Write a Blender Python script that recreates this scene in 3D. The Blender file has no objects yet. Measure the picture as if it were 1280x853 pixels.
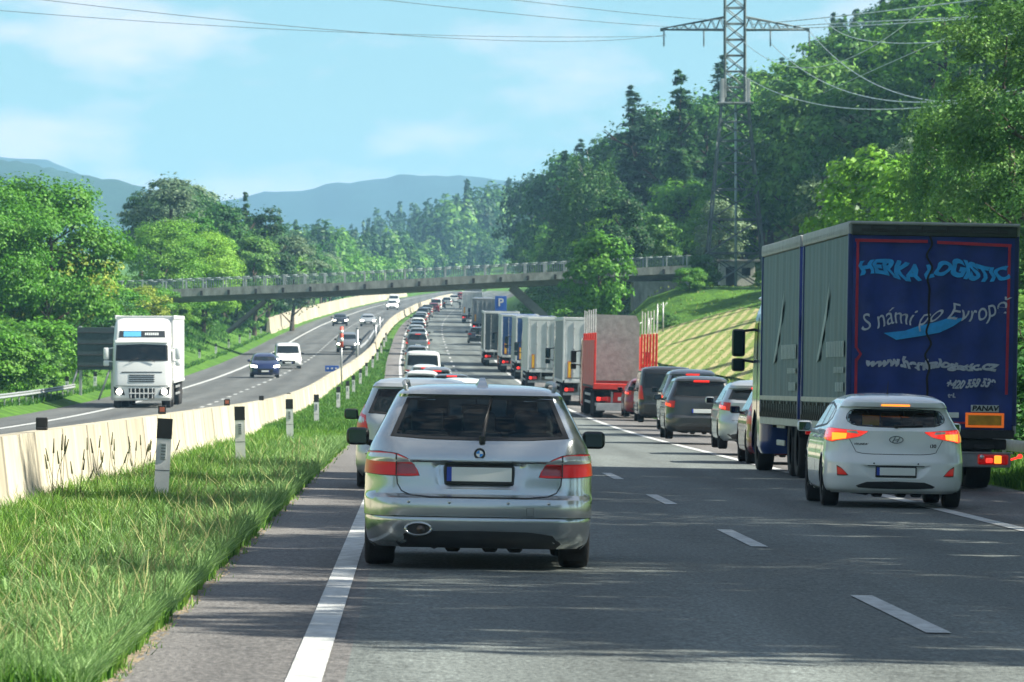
import bpy, bmesh, math, random
import numpy as np
from mathutils import Vector, Matrix
R = math.radians
S = bpy.context.scene
COL = S.collection
# ------------------------------------------------------------------ camera
F, VX, HY, CZ = 6950.0, 518.0, 476.0, 1.515     # focal length in photo pixels, road vanishing point, eye height
cam = bpy.data.cameras.new('camera'); co = bpy.data.objects.new('camera', cam); COL.objects.link(co)
cam.sensor_width = 36; cam.lens = F/1280*36; cam.clip_end = 20000; cam.clip_start = 0.5
co.location = (0, 0, CZ)
co.rotation_euler = (R(90)+math.atan((HY-426.5)/F), 0, -math.atan((640-VX)/F))
cam.dof.use_dof = True; cam.dof.focus_distance = 58; cam.dof.aperture_fstop = 13
S.camera = co
# ------------------------------------------------------------------ sky and sun
SUN_EL, SUN_AZ = R(41), R(97)      # azimuth clockwise from +Y (road direction)
w = bpy.data.worlds.new('World'); S.world = w; w.use_nodes = True
nt = w.node_tree; N = nt.nodes; Lk = nt.links; N.clear()
out = N.new('ShaderNodeOutputWorld'); bg = N.new('ShaderNodeBackground'); bg.inputs[1].default_value = 0.072
sky = N.new('ShaderNodeTexSky'); sky.sky_type = 'NISHITA'; sky.sun_disc = False
sky.sun_elevation = SUN_EL; sky.sun_rotation = SUN_AZ; sky.altitude = 300; sky.air_density = 1.0; sky.dust_density = 0.6; sky.ozone_density = 1.6
tc = N.new('ShaderNodeTexCoord')
mp = N.new('ShaderNodeMapping'); mp.inputs['Scale'].default_value = (26, 26, 70); mp.inputs['Location'].default_value = (0.0, 0.3, 0.6)
nz = N.new('ShaderNodeTexNoise'); nz.inputs['Scale'].default_value = 1.0; nz.inputs['Detail'].default_value = 6; nz.inputs['Roughness'].default_value = .5
cr = N.new('ShaderNodeValToRGB'); cr.color_ramp.elements[0].position = .46; cr.color_ramp.elements[1].position = .62; cr.color_ramp.elements[1].color = (.85, .85, .85, 1)
mx = N.new('ShaderNodeMix'); mx.data_type = 'RGBA'
tint = N.new('ShaderNodeMix'); tint.data_type = 'RGBA'; tint.blend_type = 'MULTIPLY'; tint.inputs[0].default_value = 1
tint.inputs[7].default_value = (0.43, 0.61, 0.645, 1)
Lk.new(tc.outputs['Generated'], mp.inputs[0]); Lk.new(mp.outputs[0], nz.inputs[0]); Lk.new(nz.outputs[0], cr.inputs[0])
Lk.new(sky.outputs[0], tint.inputs[6]); Lk.new(tint.outputs[2], mx.inputs[6]); Lk.new(cr.outputs[0], mx.inputs[0])
mx.inputs[7].default_value = (5.0, 4.7, 4.8, 1)
Lk.new(mx.outputs[2], bg.inputs[0]); Lk.new(bg.outputs[0], out.inputs[0])
sd = bpy.data.lights.new('sun', 'SUN'); sd.energy = 5.0; sd.angle = R(0.6); sd.color = (1.0, 0.93, 0.80)
so = bpy.data.objects.new('sun', sd); COL.objects.link(so)
dirv = Vector((math.sin(SUN_AZ)*math.cos(SUN_EL), math.cos(SUN_AZ)*math.cos(SUN_EL), math.sin(SUN_EL)))
so.rotation_euler = (-dirv).to_track_quat('-Z', 'Y').to_euler(); so.location = (30, 0, 40)
S.view_settings.view_transform = 'Standard'; S.view_settings.look = 'None'; S.view_settings.exposure = 1.55; S.view_settings.gamma = 1
S.render.engine = 'CYCLES'
S.cycles.max_bounces = 5; S.cycles.transparent_max_bounces = 12; S.cycles.volume_bounces = 0
S.cycles.diffuse_bounces = 3; S.cycles.glossy_bounces = 3

rnd = random.Random(7); RS = np.random.RandomState(11)
# ------------------------------------------------------------------ materials
MC = {}
def mat(name, col, rough=.5, metal=0., coat=0., emit=0., ecol=None, var=0., vscale=6., bump=0., bscale=80., spec=None, stretch=None, col2=None):
    if name in MC: return MC[name]
    m = bpy.data.materials.new(name); m.use_nodes = True; n = m.node_tree.nodes; l = m.node_tree.links
    p = n['Principled BSDF']; p.inputs['Base Color'].default_value = (*col, 1); p.inputs['Roughness'].default_value = rough; p.inputs['Metallic'].default_value = metal
    p.inputs['Coat Weight'].default_value = coat; p.inputs['Coat Roughness'].default_value = .04
    if spec is not None: p.inputs['Specular IOR Level'].default_value = spec
    if emit: p.inputs['Emission Color'].default_value = (*(ecol or col), 1); p.inputs['Emission Strength'].default_value = emit
    if var or bump:
        t = n.new('ShaderNodeTexCoord'); mpn = n.new('ShaderNodeMapping'); l.new(t.outputs['Object'], mpn.inputs[0])
        if stretch: mpn.inputs['Scale'].default_value = stretch
    if var:
        z = n.new('ShaderNodeTexNoise'); z.inputs['Scale'].default_value = vscale; z.inputs['Detail'].default_value = 6; z.inputs['Roughness'].default_value = .65
        l.new(mpn.outputs[0], z.inputs[0])
        r = n.new('ShaderNodeValToRGB'); r.color_ramp.elements[0].position = .3; r.color_ramp.elements[1].position = .7
        c2 = col2 or tuple(c*(1-var) for c in col)
        r.color_ramp.elements[0].color = (*c2, 1); r.color_ramp.elements[1].color = (*(min(1, c*(1+var*.5)) for c in col), 1)
        l.new(z.outputs[0], r.inputs[0]); l.new(r.outputs[0], p.inputs['Base Color'])
        q = n.new('ShaderNodeMath'); q.operation = 'MULTIPLY_ADD'; q.inputs[1].default_value = .25; q.inputs[2].default_value = max(0, rough-.1)
        l.new(z.outputs[0], q.inputs[0]); l.new(q.outputs[0], p.inputs['Roughness'])
    if bump:
        z2 = n.new('ShaderNodeTexNoise'); z2.inputs['Scale'].default_value = bscale; z2.inputs['Detail'].default_value = 5
        l.new(mpn.outputs[0], z2.inputs[0]); b = n.new('ShaderNodeBump'); b.inputs['Strength'].default_value = bump; b.inputs['Distance'].default_value = .02
        l.new(z2.outputs[0], b.inputs['Height']); l.new(b.outputs[0], p.inputs['Normal'])
    MC[name] = m; return m
def paint(name, col, metal=.0, rough=.35):
    return mat('paint_'+name, col, rough, metal, coat=.8)
def glass_mat():
    if 'glass' in MC: return MC['glass']
    m = bpy.data.materials.new('glass'); m.use_nodes = True; n = m.node_tree.nodes; l = m.node_tree.links; n.clear()
    o = n.new('ShaderNodeOutputMaterial'); t = n.new('ShaderNodeBsdfTransparent'); t.inputs[0].default_value = (.78, .88, .87, 1)
    g = n.new('ShaderNodeBsdfGlossy'); g.inputs['Roughness'].default_value = .02; g.inputs[0].default_value = (.9, 1, 1, 1)
    f = n.new('ShaderNodeFresnel'); f.inputs[0].default_value = 1.42; a = n.new('ShaderNodeMath'); a.operation = 'ADD'; a.inputs[1].default_value = .0
    mxx = n.new('ShaderNodeMixShader'); l.new(f.outputs[0], a.inputs[0]); l.new(a.outputs[0], mxx.inputs[0]); l.new(t.outputs[0], mxx.inputs[1]); l.new(g.outputs[0], mxx.inputs[2]); l.new(mxx.outputs[0], o.inputs[0])
    MC['glass'] = m; return m
GLASS = glass_mat()
DGLASS = mat('dark_glass', (.006, .010, .011), .05, 0, spec=.45)
MGLASS = mat('mirror_glass', (.06, .09, .11), .05, 1)
BLK = mat('black_plastic', (.012, .013, .014), .45)
SATIN = mat('dark_trim', (.03, .033, .035), .5, var=.3)
RUB = mat('tyre_rubber', (.018, .018, .019), .8, var=.4, vscale=14, bump=.3, bscale=60)
CHAS = mat('chassis_grime', (.03, .032, .034), .7, .2, var=.5, vscale=8)
STEEL = mat('galvanised_steel', (.36, .38, .39), .45, .6, var=.3, vscale=4)
RIM = mat('alloy_rim', (.45, .47, .48), .3, .9, var=.3)
CHROME = mat('chrome', (.75, .78, .8), .1, 1)
PLATE = mat('number_plate_white', (.72, .75, .72), .4)
PBLUE = mat('plate_blue', (.02, .06, .4), .4)
RED = mat('red_lens', (.22, .003, .005), .3, coat=.15, emit=.06, ecol=(1, .01, .01))
REDLIT = mat('red_lens_lit', (.6, .02, .01), .15, coat=1, emit=.8, ecol=(1, .03, .02))
ORLIT = mat('orange_lens_lit', (.8, .2, .02), .15, coat=1, emit=.75, ecol=(1, .26, .02))
CLEARL = mat('clear_lens', (.55, .58, .58), .12, .4, coat=1)
HEADLIT = mat('headlight_lit', (1, .97, .85), .2, emit=6, ecol=(1, .95, .8))
SEATM = mat('seat_fabric', (.06, .065, .066), .9, var=.3)
# ------------------------------------------------------------------ mesh helpers
def box(bm, c, s, bev=0, mi=0, rot=None, seg=1):
    g = bmesh.ops.create_cube(bm, size=1)
    vs = g['verts']; bmesh.ops.scale(bm, vec=s, verts=vs)
    fs = list({f for v in vs for f in v.link_faces})
    if bev:
        es = list({e for v in vs for e in v.link_edges})
        r = bmesh.ops.bevel(bm, geom=es, offset=bev, segments=seg, affect='EDGES', profile=.5)
        vs = list({v for v in r['verts']} | {v for v in vs if v.is_valid})
        fs = list({f for v in vs if v.is_valid for f in v.link_faces}); vs = list({v for f in fs for v in f.verts})
    for f in fs: f.material_index = mi
    if rot is not None: bmesh.ops.rotate(bm, cent=(0, 0, 0), matrix=rot, verts=vs)
    bmesh.ops.translate(bm, vec=c, verts=vs)
def cyl(bm, p0, p1, r0, r1=None, n=12, mi=0):
    p0 = Vector(p0); p1 = Vector(p1); r1 = r0 if r1 is None else r1
    d = (p1-p0); q = d.to_track_quat('Z', 'Y')
    a = [bm.verts.new(p0+q@Vector((r0*math.cos(2*math.pi*i/n), r0*math.sin(2*math.pi*i/n), 0))) for i in range(n)]
    b = [bm.verts.new(p1+q@Vector((r1*math.cos(2*math.pi*i/n), r1*math.sin(2*math.pi*i/n), 0))) for i in range(n)]
    for i in range(n):
        f = bm.faces.new((a[i], a[(i+1) % n], b[(i+1) % n], b[i])); f.material_index = mi
    bm.faces.new(a[::-1]).material_index = mi; bm.faces.new(b).material_index = mi
def prism(bm, poly, fn, d0, d1, mi=0):
    """poly: 2d outline; fn(a,b,d) -> xyz"""
    A = [bm.verts.new(fn(a, b, d0)) for a, b in poly]; B_ = [bm.verts.new(fn(a, b, d1)) for a, b in poly]
    n = len(poly); fs = []
    for i in range(n): fs.append(bm.faces.new((A[i], A[(i+1) % n], B_[(i+1) % n], B_[i])))
    fs.append(bm.faces.new(A[::-1])); fs.append(bm.faces.new(B_))
    for f in fs: f.material_index = mi
    bmesh.ops.recalc_face_normals(bm, faces=fs)
def lathe(bm, prof, c, n=28, mi=0, mis=None):
    """revolve (r, x) profile about the X axis through c"""
    rings = []
    for r, x in prof:
        rings.append([bm.verts.new((c[0]+x, c[1]+r*math.cos(2*math.pi*i/n), c[2]+r*math.sin(2*math.pi*i/n))) for i in range(n)])
    for k in range(len(rings)-1):
        for i in range(n):
            f = bm.faces.new((rings[k][i], rings[k][(i+1) % n], rings[k+1][(i+1) % n], rings[k+1][i])); f.material_index = mis[k] if mis else mi
def obj(name, bm, mats, parent=None, ang=35, loc=None):
    if not isinstance(mats, (list, tuple)): mats = [mats]
    if isinstance(bm, bmesh.types.BMesh):
        if ang:
            for f in bm.faces: f.smooth = True
            a = R(ang)
            for e in bm.edges:
                if len(e.link_faces) == 2:
                    if e.calc_face_angle(0) > a: e.smooth = False
        me = bpy.data.meshes.new(name); bm.to_mesh(me); bm.free()
    else: me = bm
    for m in mats: me.materials.append(m)
    o = bpy.data.objects.new(name, me); COL.objects.link(o)
    if parent: o.parent = parent
    if loc: o.location = loc
    return o
def tag(o, label=None, cat=None, group=None, kind=None):
    if label: o['label'] = label
    if cat: o['category'] = cat
    if group: o['group'] = group
    if kind: o['kind'] = kind
    return o
def thing(name, label, cat, loc=(0, 0, 0), rot=(0, 0, 0), group=None):
    o = bpy.data.objects.new(name, None); COL.objects.link(o); o.empty_display_size = .3
    o.location = loc; o.rotation_euler = rot
    return tag(o, label, cat, group)
def copy_tree(o, parent=None):
    c_ = o.copy(); COL.objects.link(c_); c_.parent = parent
    for ch in o.children: copy_tree(ch, c_)
    return c_
def polymesh(name, V, Fq):
    """V (n,3) array, Fq (m,4) or (m,3) array"""
    me = bpy.data.meshes.new(name); V = np.asarray(V, dtype=np.float32); Fq = np.asarray(Fq, dtype=np.int32); k = Fq.shape[1]
    me.vertices.add(len(V)); me.vertices.foreach_set('co', V.ravel())
    me.loops.add(Fq.size); me.loops.foreach_set('vertex_index', Fq.ravel())
    me.polygons.add(len(Fq)); me.polygons.foreach_set('loop_start', np.arange(len(Fq), dtype=np.int32)*k)
    me.update(calc_edges=True); me.validate(); return me
def text_bm(txt, size, warp=None, shear=0., depth=.004, bold=0., aspect=1.):
    """flat lettering as a bmesh in x,z (facing -Y)"""
    cu = bpy.data.curves.new('t', 'FONT'); cu.body = txt; cu.size = size; cu.shear = shear; cu.offset = bold; cu.align_x = 'CENTER'; cu.align_y = 'CENTER'; cu.extrude = depth; cu.resolution_u = 6
    o = bpy.data.objects.new('t', cu); COL.objects.link(o)
    dg = bpy.context.evaluated_depsgraph_get(); me = bpy.data.meshes.new_from_object(o.evaluated_get(dg))
    bm = bmesh.new(); bm.from_mesh(me); bpy.data.objects.remove(o); bpy.data.curves.remove(cu); bpy.data.meshes.remove(me)
    if warp: bmesh.ops.triangulate(bm, faces=bm.faces[:]); bmesh.ops.subdivide_edges(bm, edges=[e for e in bm.edges if e.calc_length() > size*.15], cuts=2)
    for v in bm.verts:
        x, y, z = v.co; x *= aspect
        if warp: x, y = warp(x, y)
        v.co = (x, -z, y)
    return bm
# ------------------------------------------------------------------ road alignment
def table(xs, ys, sm=50):
    X = np.arange(-100, 2600, 2.0); Y = np.interp(X, xs, ys); k = np.hanning(2*sm//2+1); k /= k.sum()
    Yp = np.pad(Y, len(k)//2, mode='edge'); Y = np.convolve(Yp, k, mode='valid')
    return lambda y: np.interp(y, X, Y[:len(X)])
cR = table([-100, 250, 330, 400, 550, 640, 720, 900, 1100, 1300, 1500, 1800, 2500], [0, 0, -.25, -.5, -.45, -.1, .6, 3.2, 7.6, 14, 21, 33, 70])
bR = table([-100, 290, 420, 2500], [-4.4, -4.4, -2.7, -2.7])
def zr(Y):
    Y = np.asarray(Y, dtype=float)
    return np.where(Y < 140, 0, np.where(Y < 400, 4e-5*(np.clip(Y, 140, 400)-140)**2, 2.704+.0208*(Y-400)))
def sstep(x, a, b): t = np.clip((x-a)/(b-a), 0, 1); return t*t*(3-2*t)
def road_z(u, Y): return zr(Y)-.018*(np.clip(u, -1.55, 9.2)-.5)*(u > -3)
def terr(X, Y):
    X = np.asarray(X, float); Y = np.asarray(Y, float); c = cR(Y); b = bR(Y); u = X-c; z = zr(np.minimum(Y, 2300))
    z = np.where(u > -1.55, z-.018*(np.clip(u, -1.55, 9.2)-.5), z+.03)
    k = .05+.22*sstep(Y, 120, 190)
    rr = k*np.clip(u-10.8, 0, 22)+.55*np.clip(u-33, 0, 45)*sstep(Y, 180, 330)
    l = -(u-(b-12.2)); ll = .48*np.clip(l, 0, 12.5)*(1-.55*sstep(Y, 520, 900))+.05*np.clip(l-13, 0, 200)
    z = z+np.where(u > 0, rr, 0)+np.where(u < 0, ll, 0)
    dk = 7.5+(u+18)*.055; emb = (1-sstep(np.abs(Y-443.2), 4, 18))*np.clip(np.where(u > 0, (u-15.5)/4.5, (-17.5-u)/4), 0, 1)
    emb = emb*(1-sstep(np.abs(u), 23, 38)*(u > 0))
    z = z+emb*np.clip(dk-.75-z, 0, 20)*((u < 60) & (u > -60))
    z = z+13*sstep(Y, 1530, 1640)*sstep(X, -10, 35)
    onroad = ((u > -1.5) & (u < 9.15)) | ((u < b-.4) & (u > b-11.2))
    amp = np.where((u > 30) | (l > 1), .25, np.where(u > 12, .04, 0))
    return z-onroad*.06+amp*(np.sin(X*.7+Y*.13)*.5+np.sin(Y*.31-X*.2)*.5)
def PX(px, Y): return (px-VX)/F*Y
def PZ(py, Y): return CZ-(py-HY)/F*Y
# ------------------------------------------------------------------ car bodies
def hermite(zs, vs):
    zs = np.array(zs, float); vs = np.array(vs, float); d = np.diff(vs)/np.diff(zs); m = np.zeros_like(vs)
    m[0] = d[0]; m[-1] = d[-1]
    for i in range(1, len(zs)-1): m[i] = 0 if d[i-1]*d[i] <= 0 else 2*d[i-1]*d[i]/(d[i-1]+d[i])
    def f(z):
        z = min(max(z, zs[0]), zs[-1]); i = min(int(np.searchsorted(zs, z, side='right'))-1, len(zs)-2); h = zs[i+1]-zs[i]; t = (z-zs[i])/h
        return (2*t**3-3*t*t+1)*vs[i]+(t**3-2*t*t+t)*h*m[i]+(-2*t**3+3*t*t)*vs[i+1]+(t**3-t*t)*h*m[i+1]
    return f
def inpoly(x, y, P):
    r = False; j = len(P)-1
    for i in range(len(P)):
        if (P[i][1] > y) != (P[j][1] > y) and x < (P[j][0]-P[i][0])*(y-P[i][1])/(P[j][1]-P[i][1])+P[i][0]: r = not r
        j = i
    return r
class Hull:
    """car body as a stack of rounded outlines; local frame: tail at y=0, nose at y=+L, z up"""
    def __init__(s, tab, n=2.3, bow=.05):
        s.tab = sorted(tab); zs = [t[0] for t in s.tab]; s.zs = zs
        s.w, s.yr, s.yf, s.rx, s.ry = [hermite(zs, [t[k] for t in s.tab]) for k in range(1, 6)]
        s.n = n; s.bow = bow
    def rear(s, x, z):
        w, rx, ry = s.w(z), s.rx(z), s.ry(z); a = min(abs(x), w); q = (a-(w-rx))/rx if a > w-rx else 0
        return s.yr(z)+s.bow*(a/w)**2+ry*(1-(1-min(q, 1)**s.n)**(1/s.n))
    def front(s, x, z):
        w, rx, ry = s.w(z), s.rx(z)*1.3, s.ry(z); a = min(abs(x), w); q = (a-(w-rx))/rx if a > w-rx else 0
        return s.yf(z)-s.bow*2*(a/w)**2-ry*(1-(1-min(q, 1)**s.n)**(1/s.n))
    def side(s, y, z):
        w = s.w(z); m = (s.yr(z)+s.yf(z))/2; h = (s.yf(z)-s.yr(z))/2
        return w
    def S_rear(s, u, z):
        w = s.w(z); sg = 1 if u >= 0 else -1; a = abs(u)
        if a <= w: return Vector((u, s.rear(u, z), z))
        return Vector((sg*w, s.rear(w, z)+(a-w), z))
    def S_front(s, u, z):
        w = s.w(z); sg = 1 if u >= 0 else -1; a = abs(u)
        if a <= w: return Vector((u, s.front(u, z), z))
        return Vector((sg*w, s.front(w, z)-(a-w), z))
    def S_side(s, sg):
        def f(y, z):
            w = s.w(z); return Vector((sg*w, y, z))
        return f
    def ring(s, z, na, nb, ns):
        w, rx, ry = s.w(z), s.rx(z), s.ry(z); P = []
        for i in range(na): P.append((i/na*(w-rx), 'r'))
        pts = [(x, s.rear(x, z)) for x, _ in P]
        for i in range(nb):
            th = i/nb*math.pi/2; x = w-rx+rx*math.sin(th)**(2/s.n)
            pts.append((x, s.rear(x, z)))
        y0 = s.rear(w, z); y1 = s.front(w, z)
        if y1 < y0+.02: y0 = y1 = (y0+y1)/2; y1 += .02
        for i in range(ns+1): pts.append((w, y0+(y1-y0)*i/ns))
        rxf = rx*1.3
        for i in range(nb-1, -1, -1):
            th = i/nb*math.pi/2; x = w-rxf+rxf*math.sin(th)**(2/s.n)
            pts.append((x, s.front(x, z)))
        for i in range(na-1, -1, -1):
            x = i/na*(w-rxf); pts.append((x, s.front(x, z)))
        half = pts; L = [(-x, y) for x, y in half[1:-1]][::-1]
        return [(x, y, z) for x, y in half+L]
    def body(s, name, mats, parent, wheels, wr, na=10, nb=10, ns=70, dz=.035, cuts=(), dents=()):
        zz = []
        for a, b in zip(s.zs[:-1], s.zs[1:]):
            k = max(1, int(math.ceil((b-a)/dz))); zz += [a+(b-a)*i/k for i in range(k)]
        zz.append(s.zs[-1])
        bm = bmesh.new(); rings = [[bm.verts.new(p) for p in s.ring(z, na, nb, ns)] for z in zz]; n = len(rings[0]); fs = []
        step = 5.0/ns*.55
        if wr:
            for rg in rings:
                for v in rg:
                    if abs(v.co.x) < s.w(v.co.z)-.03: continue
                    for wy, wz in wheels:
                        d = math.hypot(v.co.y-wy, v.co.z-wz)
                        if abs(d-wr) < step and d > 0:
                            v.co.y = wy+(v.co.y-wy)*wr/d; v.co.z = wz+(v.co.z-wz)*wr/d
        for P, dep in dents:
            for rg in rings:
                for v in rg:
                    if v.co.y < .6:
                        zl, zh, xl, xh = P; q = (v.co.z-zl)/(zh-zl); xw = xl+(xh-xl)*q; k_ = max(0, min(1, (xw-abs(v.co.x))/.11, (v.co.z-zl)/.025, (zh-v.co.z)/.02)); v.co.y += dep*k_*k_*(3-2*k_)
        for k in range(len(rings)-1):
            for i in range(n):
                q = (rings[k][i], rings[k][(i+1) % n], rings[k+1][(i+1) % n], rings[k+1][i])
                c_ = sum((v.co for v in q), Vector())/4; skip = False
                if wr and abs(c_.x) > s.w(c_.z)-.16:
                    for wy, wz in wheels:
                        if math.hypot(c_.y-wy, c_.z-wz) < wr*.985: skip = True
                for zone, P in cuts:
                    if zone == 'r' and c_.y < 1.2 and abs(c_.x) < s.w(c_.z)-.004 and inpoly(c_.x, c_.z, P): skip = True
                    if zone == 'f' and c_.y > 2.0 and abs(c_.x) < s.w(c_.z)-.004 and inpoly(c_.x, c_.z, P): skip = True
                    if zone == 's' and abs(c_.x) > s.w(c_.z)-.006 and inpoly(c_.y, c_.z, P): skip = True
                if not skip:
                    try: bm.faces.new(q)
                    except ValueError: pass
        bm.faces.new(rings[-1]); 
        bmesh.ops.recalc_face_normals(bm, faces=bm.faces[:])
        o = obj(name, bm, mats, parent, ang=28); return o
    def patch(s, name, fn, lo, hi, m, parent, nu=10, nv=6, off=.004, frame=None, fw=.04, depth=.02, flip=False):
        """skin patch between a lower and an upper outline lying on the hull; frame adds a border band of a second material"""
        def res(P, f):
            ln = [0]
            for a, b in zip(P[:-1], P[1:]): ln.append(ln[-1]+math.hypot(b[0]-a[0], b[1]-a[1]))
            t = f*ln[-1]
            for i in range(len(P)-1):
                if t <= ln[i+1]+1e-9:
                    q = (t-ln[i])/max(1e-9, ln[i+1]-ln[i]); return P[i][0]+(P[i+1][0]-P[i][0])*q, P[i][1]+(P[i+1][1]-P[i][1])*q
            return P[-1]
        fu = [i/nu for i in range(nu+1)]; fv = [i/nv for i in range(nv+1)]
        if frame: fu = [0, fw]+[fw+(1-2*fw)*i/nu for i in range(1, nu)]+[1-fw, 1]; f2 = fw*2.2; fv = [0, f2]+[f2+(1-2*f2)*i/nv for i in range(1, nv)]+[1-f2, 1]
        bm = bmesh.new(); G = []; e = .004
        for b in fv:
            row = []
            for a in fu:
                x0, z0 = res(lo, a); x1, z1 = res(hi, a); u, z = x0+(x1-x0)*b, z0+(z1-z0)*b
                p = fn(u, z); du = fn(u+e, z)-fn(u-e, z); dv = fn(u, z+e)-fn(u, z-e); nn = du.cross(dv)
                nn = nn.normalized() if nn.length > 1e-12 else Vector((0, -1, 0))
                cen = Vector((0, (s.yr(z)+s.yf(z))/2, z-.02))
                if nn.dot(p-cen) < 0: nn = -nn
                row.append((p, nn))
            G.append(row)
        O = [[bm.verts.new(p+n_*off) for p, n_ in r_] for r_ in G]; H = len(fv); Wd = len(fu)
        for i in range(H-1):
            for j in range(Wd-1):
                f = bm.faces.new((O[i][j], O[i][j+1], O[i+1][j+1], O[i+1][j]))
                f.material_index = 1 if frame and (i in (0, H-2) or j in (0, Wd-2)) else 0
        if depth:
            per = [(0, j) for j in range(Wd)]+[(i, Wd-1) for i in range(1, H)]+[(H-1, j) for j in range(Wd-2, -1, -1)]+[(i, 0) for i in range(H-2, 0, -1)]
            inn = [bm.verts.new(G[i][j][0]-G[i][j][1]*depth) for i, j in per]; n = len(per)
            for k in range(n):
                a = O[per[k][0]][per[k][1]]; b = O[per[(k+1) % n][0]][per[(k+1) % n][1]]
                f = bm.faces.new((a, b, inn[(k+1) % n], inn[k])); f.material_index = 1 if frame else 0
        bmesh.ops.recalc_face_normals(bm, faces=bm.faces[:])
        mats = [m, frame] if frame else [m]
        return obj(name, bm, mats, parent, ang=40)
def poly(lo, hi, k=.02):
    cx_ = sum(p[0] for p in lo+hi)/len(lo+hi); cz_ = sum(p[1] for p in lo+hi)/len(lo+hi)
    sh = lambda p: (cx_+(p[0]-cx_)*(1-k), cz_+(p[1]-cz_)*(1-k*2.5))
    return [sh(p) for p in lo]+[sh(p) for p in hi[::-1]]
def rotrow(tab, sw=1, sl=1, sz=1, bw=0): return [(z*sz, w_*sw, yr*sl, yf*sl, rx, ry) for z, w_, yr, yf, rx, ry in tab]

WAGON = [(.17,.83,.16,4.66,.30,.40),(.22,.885,.07,4.76,.28,.46),(.28,.90,.035,4.81,.28,.48),(.40,.912,.015,4.84,.28,.48),(.418,.912,.022,4.84,.28,.48),(.425,.918,-.005,4.84,.28,.48),(.50,.92,-.01,4.84,.28,.48),(.565,.92,.0,4.82,.28,.48),(.60,.918,.05,4.80,.28,.46),(.74,.915,.065,4.76,.28,.46),(.85,.905,.075,4.55,.28,.46),(.87,.90,.055,4.45,.28,.46),(.97,.878,.085,3.9,.26,.42),(1.03,.85,.12,3.55,.20,.36),(1.06,.835,.15,3.45,.16,.34),(1.2,.765,.26,3.2,.13,.34),(1.37,.68,.41,2.85,.12,.34),(1.395,.665,.37,2.78,.12,.32),(1.42,.64,.40,2.66,.14,.30),(1.45,.57,.52,2.45,.2,.3),(1.472,.44,.85,2.2,.25,.3),(1.482,.22,1.25,1.9,.15,.2)]
HATCH = [(.18,.79,.17,4.12,.32,.42),(.23,.855,.07,4.2,.32,.46),(.33,.885,.02,4.27,.34,.50),(.42,.892,.0,4.3,.34,.52),(.56,.892,.0,4.29,.34,.52),(.64,.888,.03,4.25,.34,.50),(.70,.882,.05,4.2,.33,.50),(.85,.868,.06,4.0,.32,.48),(.97,.84,.06,3.6,.28,.44),(1.005,.815,.09,3.42,.22,.40),(1.1,.765,.17,3.2,.18,.38),(1.255,.69,.30,2.85,.15,.36),(1.275,.68,.23,2.8,.14,.30),(1.33,.65,.22,2.66,.16,.30),(1.39,.57,.40,2.4,.2,.3),(1.43,.44,.75,2.15,.24,.3),(1.45,.22,1.2,1.85,.15,.2)]
MPV = [(.2,.80,.15,4.2,.3,.4),(.26,.87,.05,4.3,.3,.45),(.36,.90,.0,4.4,.3,.48),(.55,.905,.0,4.4,.3,.48),(.62,.90,.05,4.38,.3,.46),(.82,.895,.06,4.25,.3,.46),(.98,.88,.07,3.9,.28,.44),(1.04,.86,.10,3.7,.22,.4),(1.15,.81,.17,3.4,.18,.36),(1.46,.69,.36,2.85,.15,.34),(1.48,.685,.29,2.8,.14,.3),(1.53,.65,.32,2.6,.16,.3),(1.58,.57,.5,2.3,.2,.3),(1.605,.42,.9,2.0,.22,.3),(1.615,.2,1.3,1.8,.15,.2)]
VAN = [(.22,.85,.12,4.9,.22,.3),(.3,.93,.02,5.0,.22,.35),(.45,.955,.0,5.08,.22,.35),(.62,.955,.0,5.08,.22,.35),(.66,.95,.04,5.05,.2,.32),(.95,.95,.05,4.85,.2,.3),(1.08,.94,.06,4.4,.18,.28),(1.15,.93,.07,4.2,.18,.28),(1.6,.88,.12,3.5,.16,.25),(1.72,.86,.14,3.35,.16,.25),(1.80,.82,.17,3.2,.2,.25),(1.86,.70,.28,2.95,.25,.3),(1.89,.5,.55,2.7,.25,.3),(1.9,.25,1.0,2.4,.15,.2)]

def wheel(parent, x, y, z, r, wd, outer, seg=28, detail=True):
    """tyre (part) with its rim as a sub-part; outer = +1/-1 side facing out"""
    bm = bmesh.new(); h = wd/2
    lathe(bm, [(r*.62, -h*.86), (r*.86, -h), (r*.965, -h*.9), (r, -h*.62), (r, h*.62), (r*.965, h*.9), (r*.86, h), (r*.62, h*.86)], (0, 0, 0), seg)
    o = obj('wheel', bm, RUB, parent, ang=30); o.location = (x, y, z)
    bm = bmesh.new(); e = outer*h*.72
    cyl(bm, (-h*.5*outer, 0, 0), (e*.55, 0, 0), r*.63, r*.63, seg)
    cyl(bm, (e*.5, 0, 0), (e*1.05, 0, 0), r*.16, r*.12, 12, 0)
    if detail:
        for k in range(5):
            a = k*2*math.pi/5+.3; q = Matrix.Rotation(a, 3, 'X')
            box(bm, (0, 0, 0), (.03, r*.17, r*.52), 0.008, 0); vs = bm.verts[-24:]
            bm.verts.ensure_lookup_table(); vs = bm.verts[-24:]
            for v in vs: v.co = q@(v.co+Vector((e*.85, 0, r*.36)))
    obj('rim', bm, RIM, o, ang=30)
    return o
def mirror(H, parent, sg, y, z, m, w_=.19, h=.14):
    x0 = H.w(z-.05)
    bm = bmesh.new(); box(bm, (sg*(x0+.03+w_/2), y, z), (w_, .11, h), .045, 0, seg=3)
    cyl(bm, (sg*(x0-.03), y+.02, z-.07), (sg*(x0+.10), y+.02, z-.03), .028, .024, 8)
    o = obj('wing_mirror', bm, m, parent)
    bm = bmesh.new(); box(bm, (sg*(x0+.03+w_/2), y-.056, z), (w_-.05, .006, h-.035), .002); obj('mirror_glass', bm, MGLASS, o)
    return o
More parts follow.
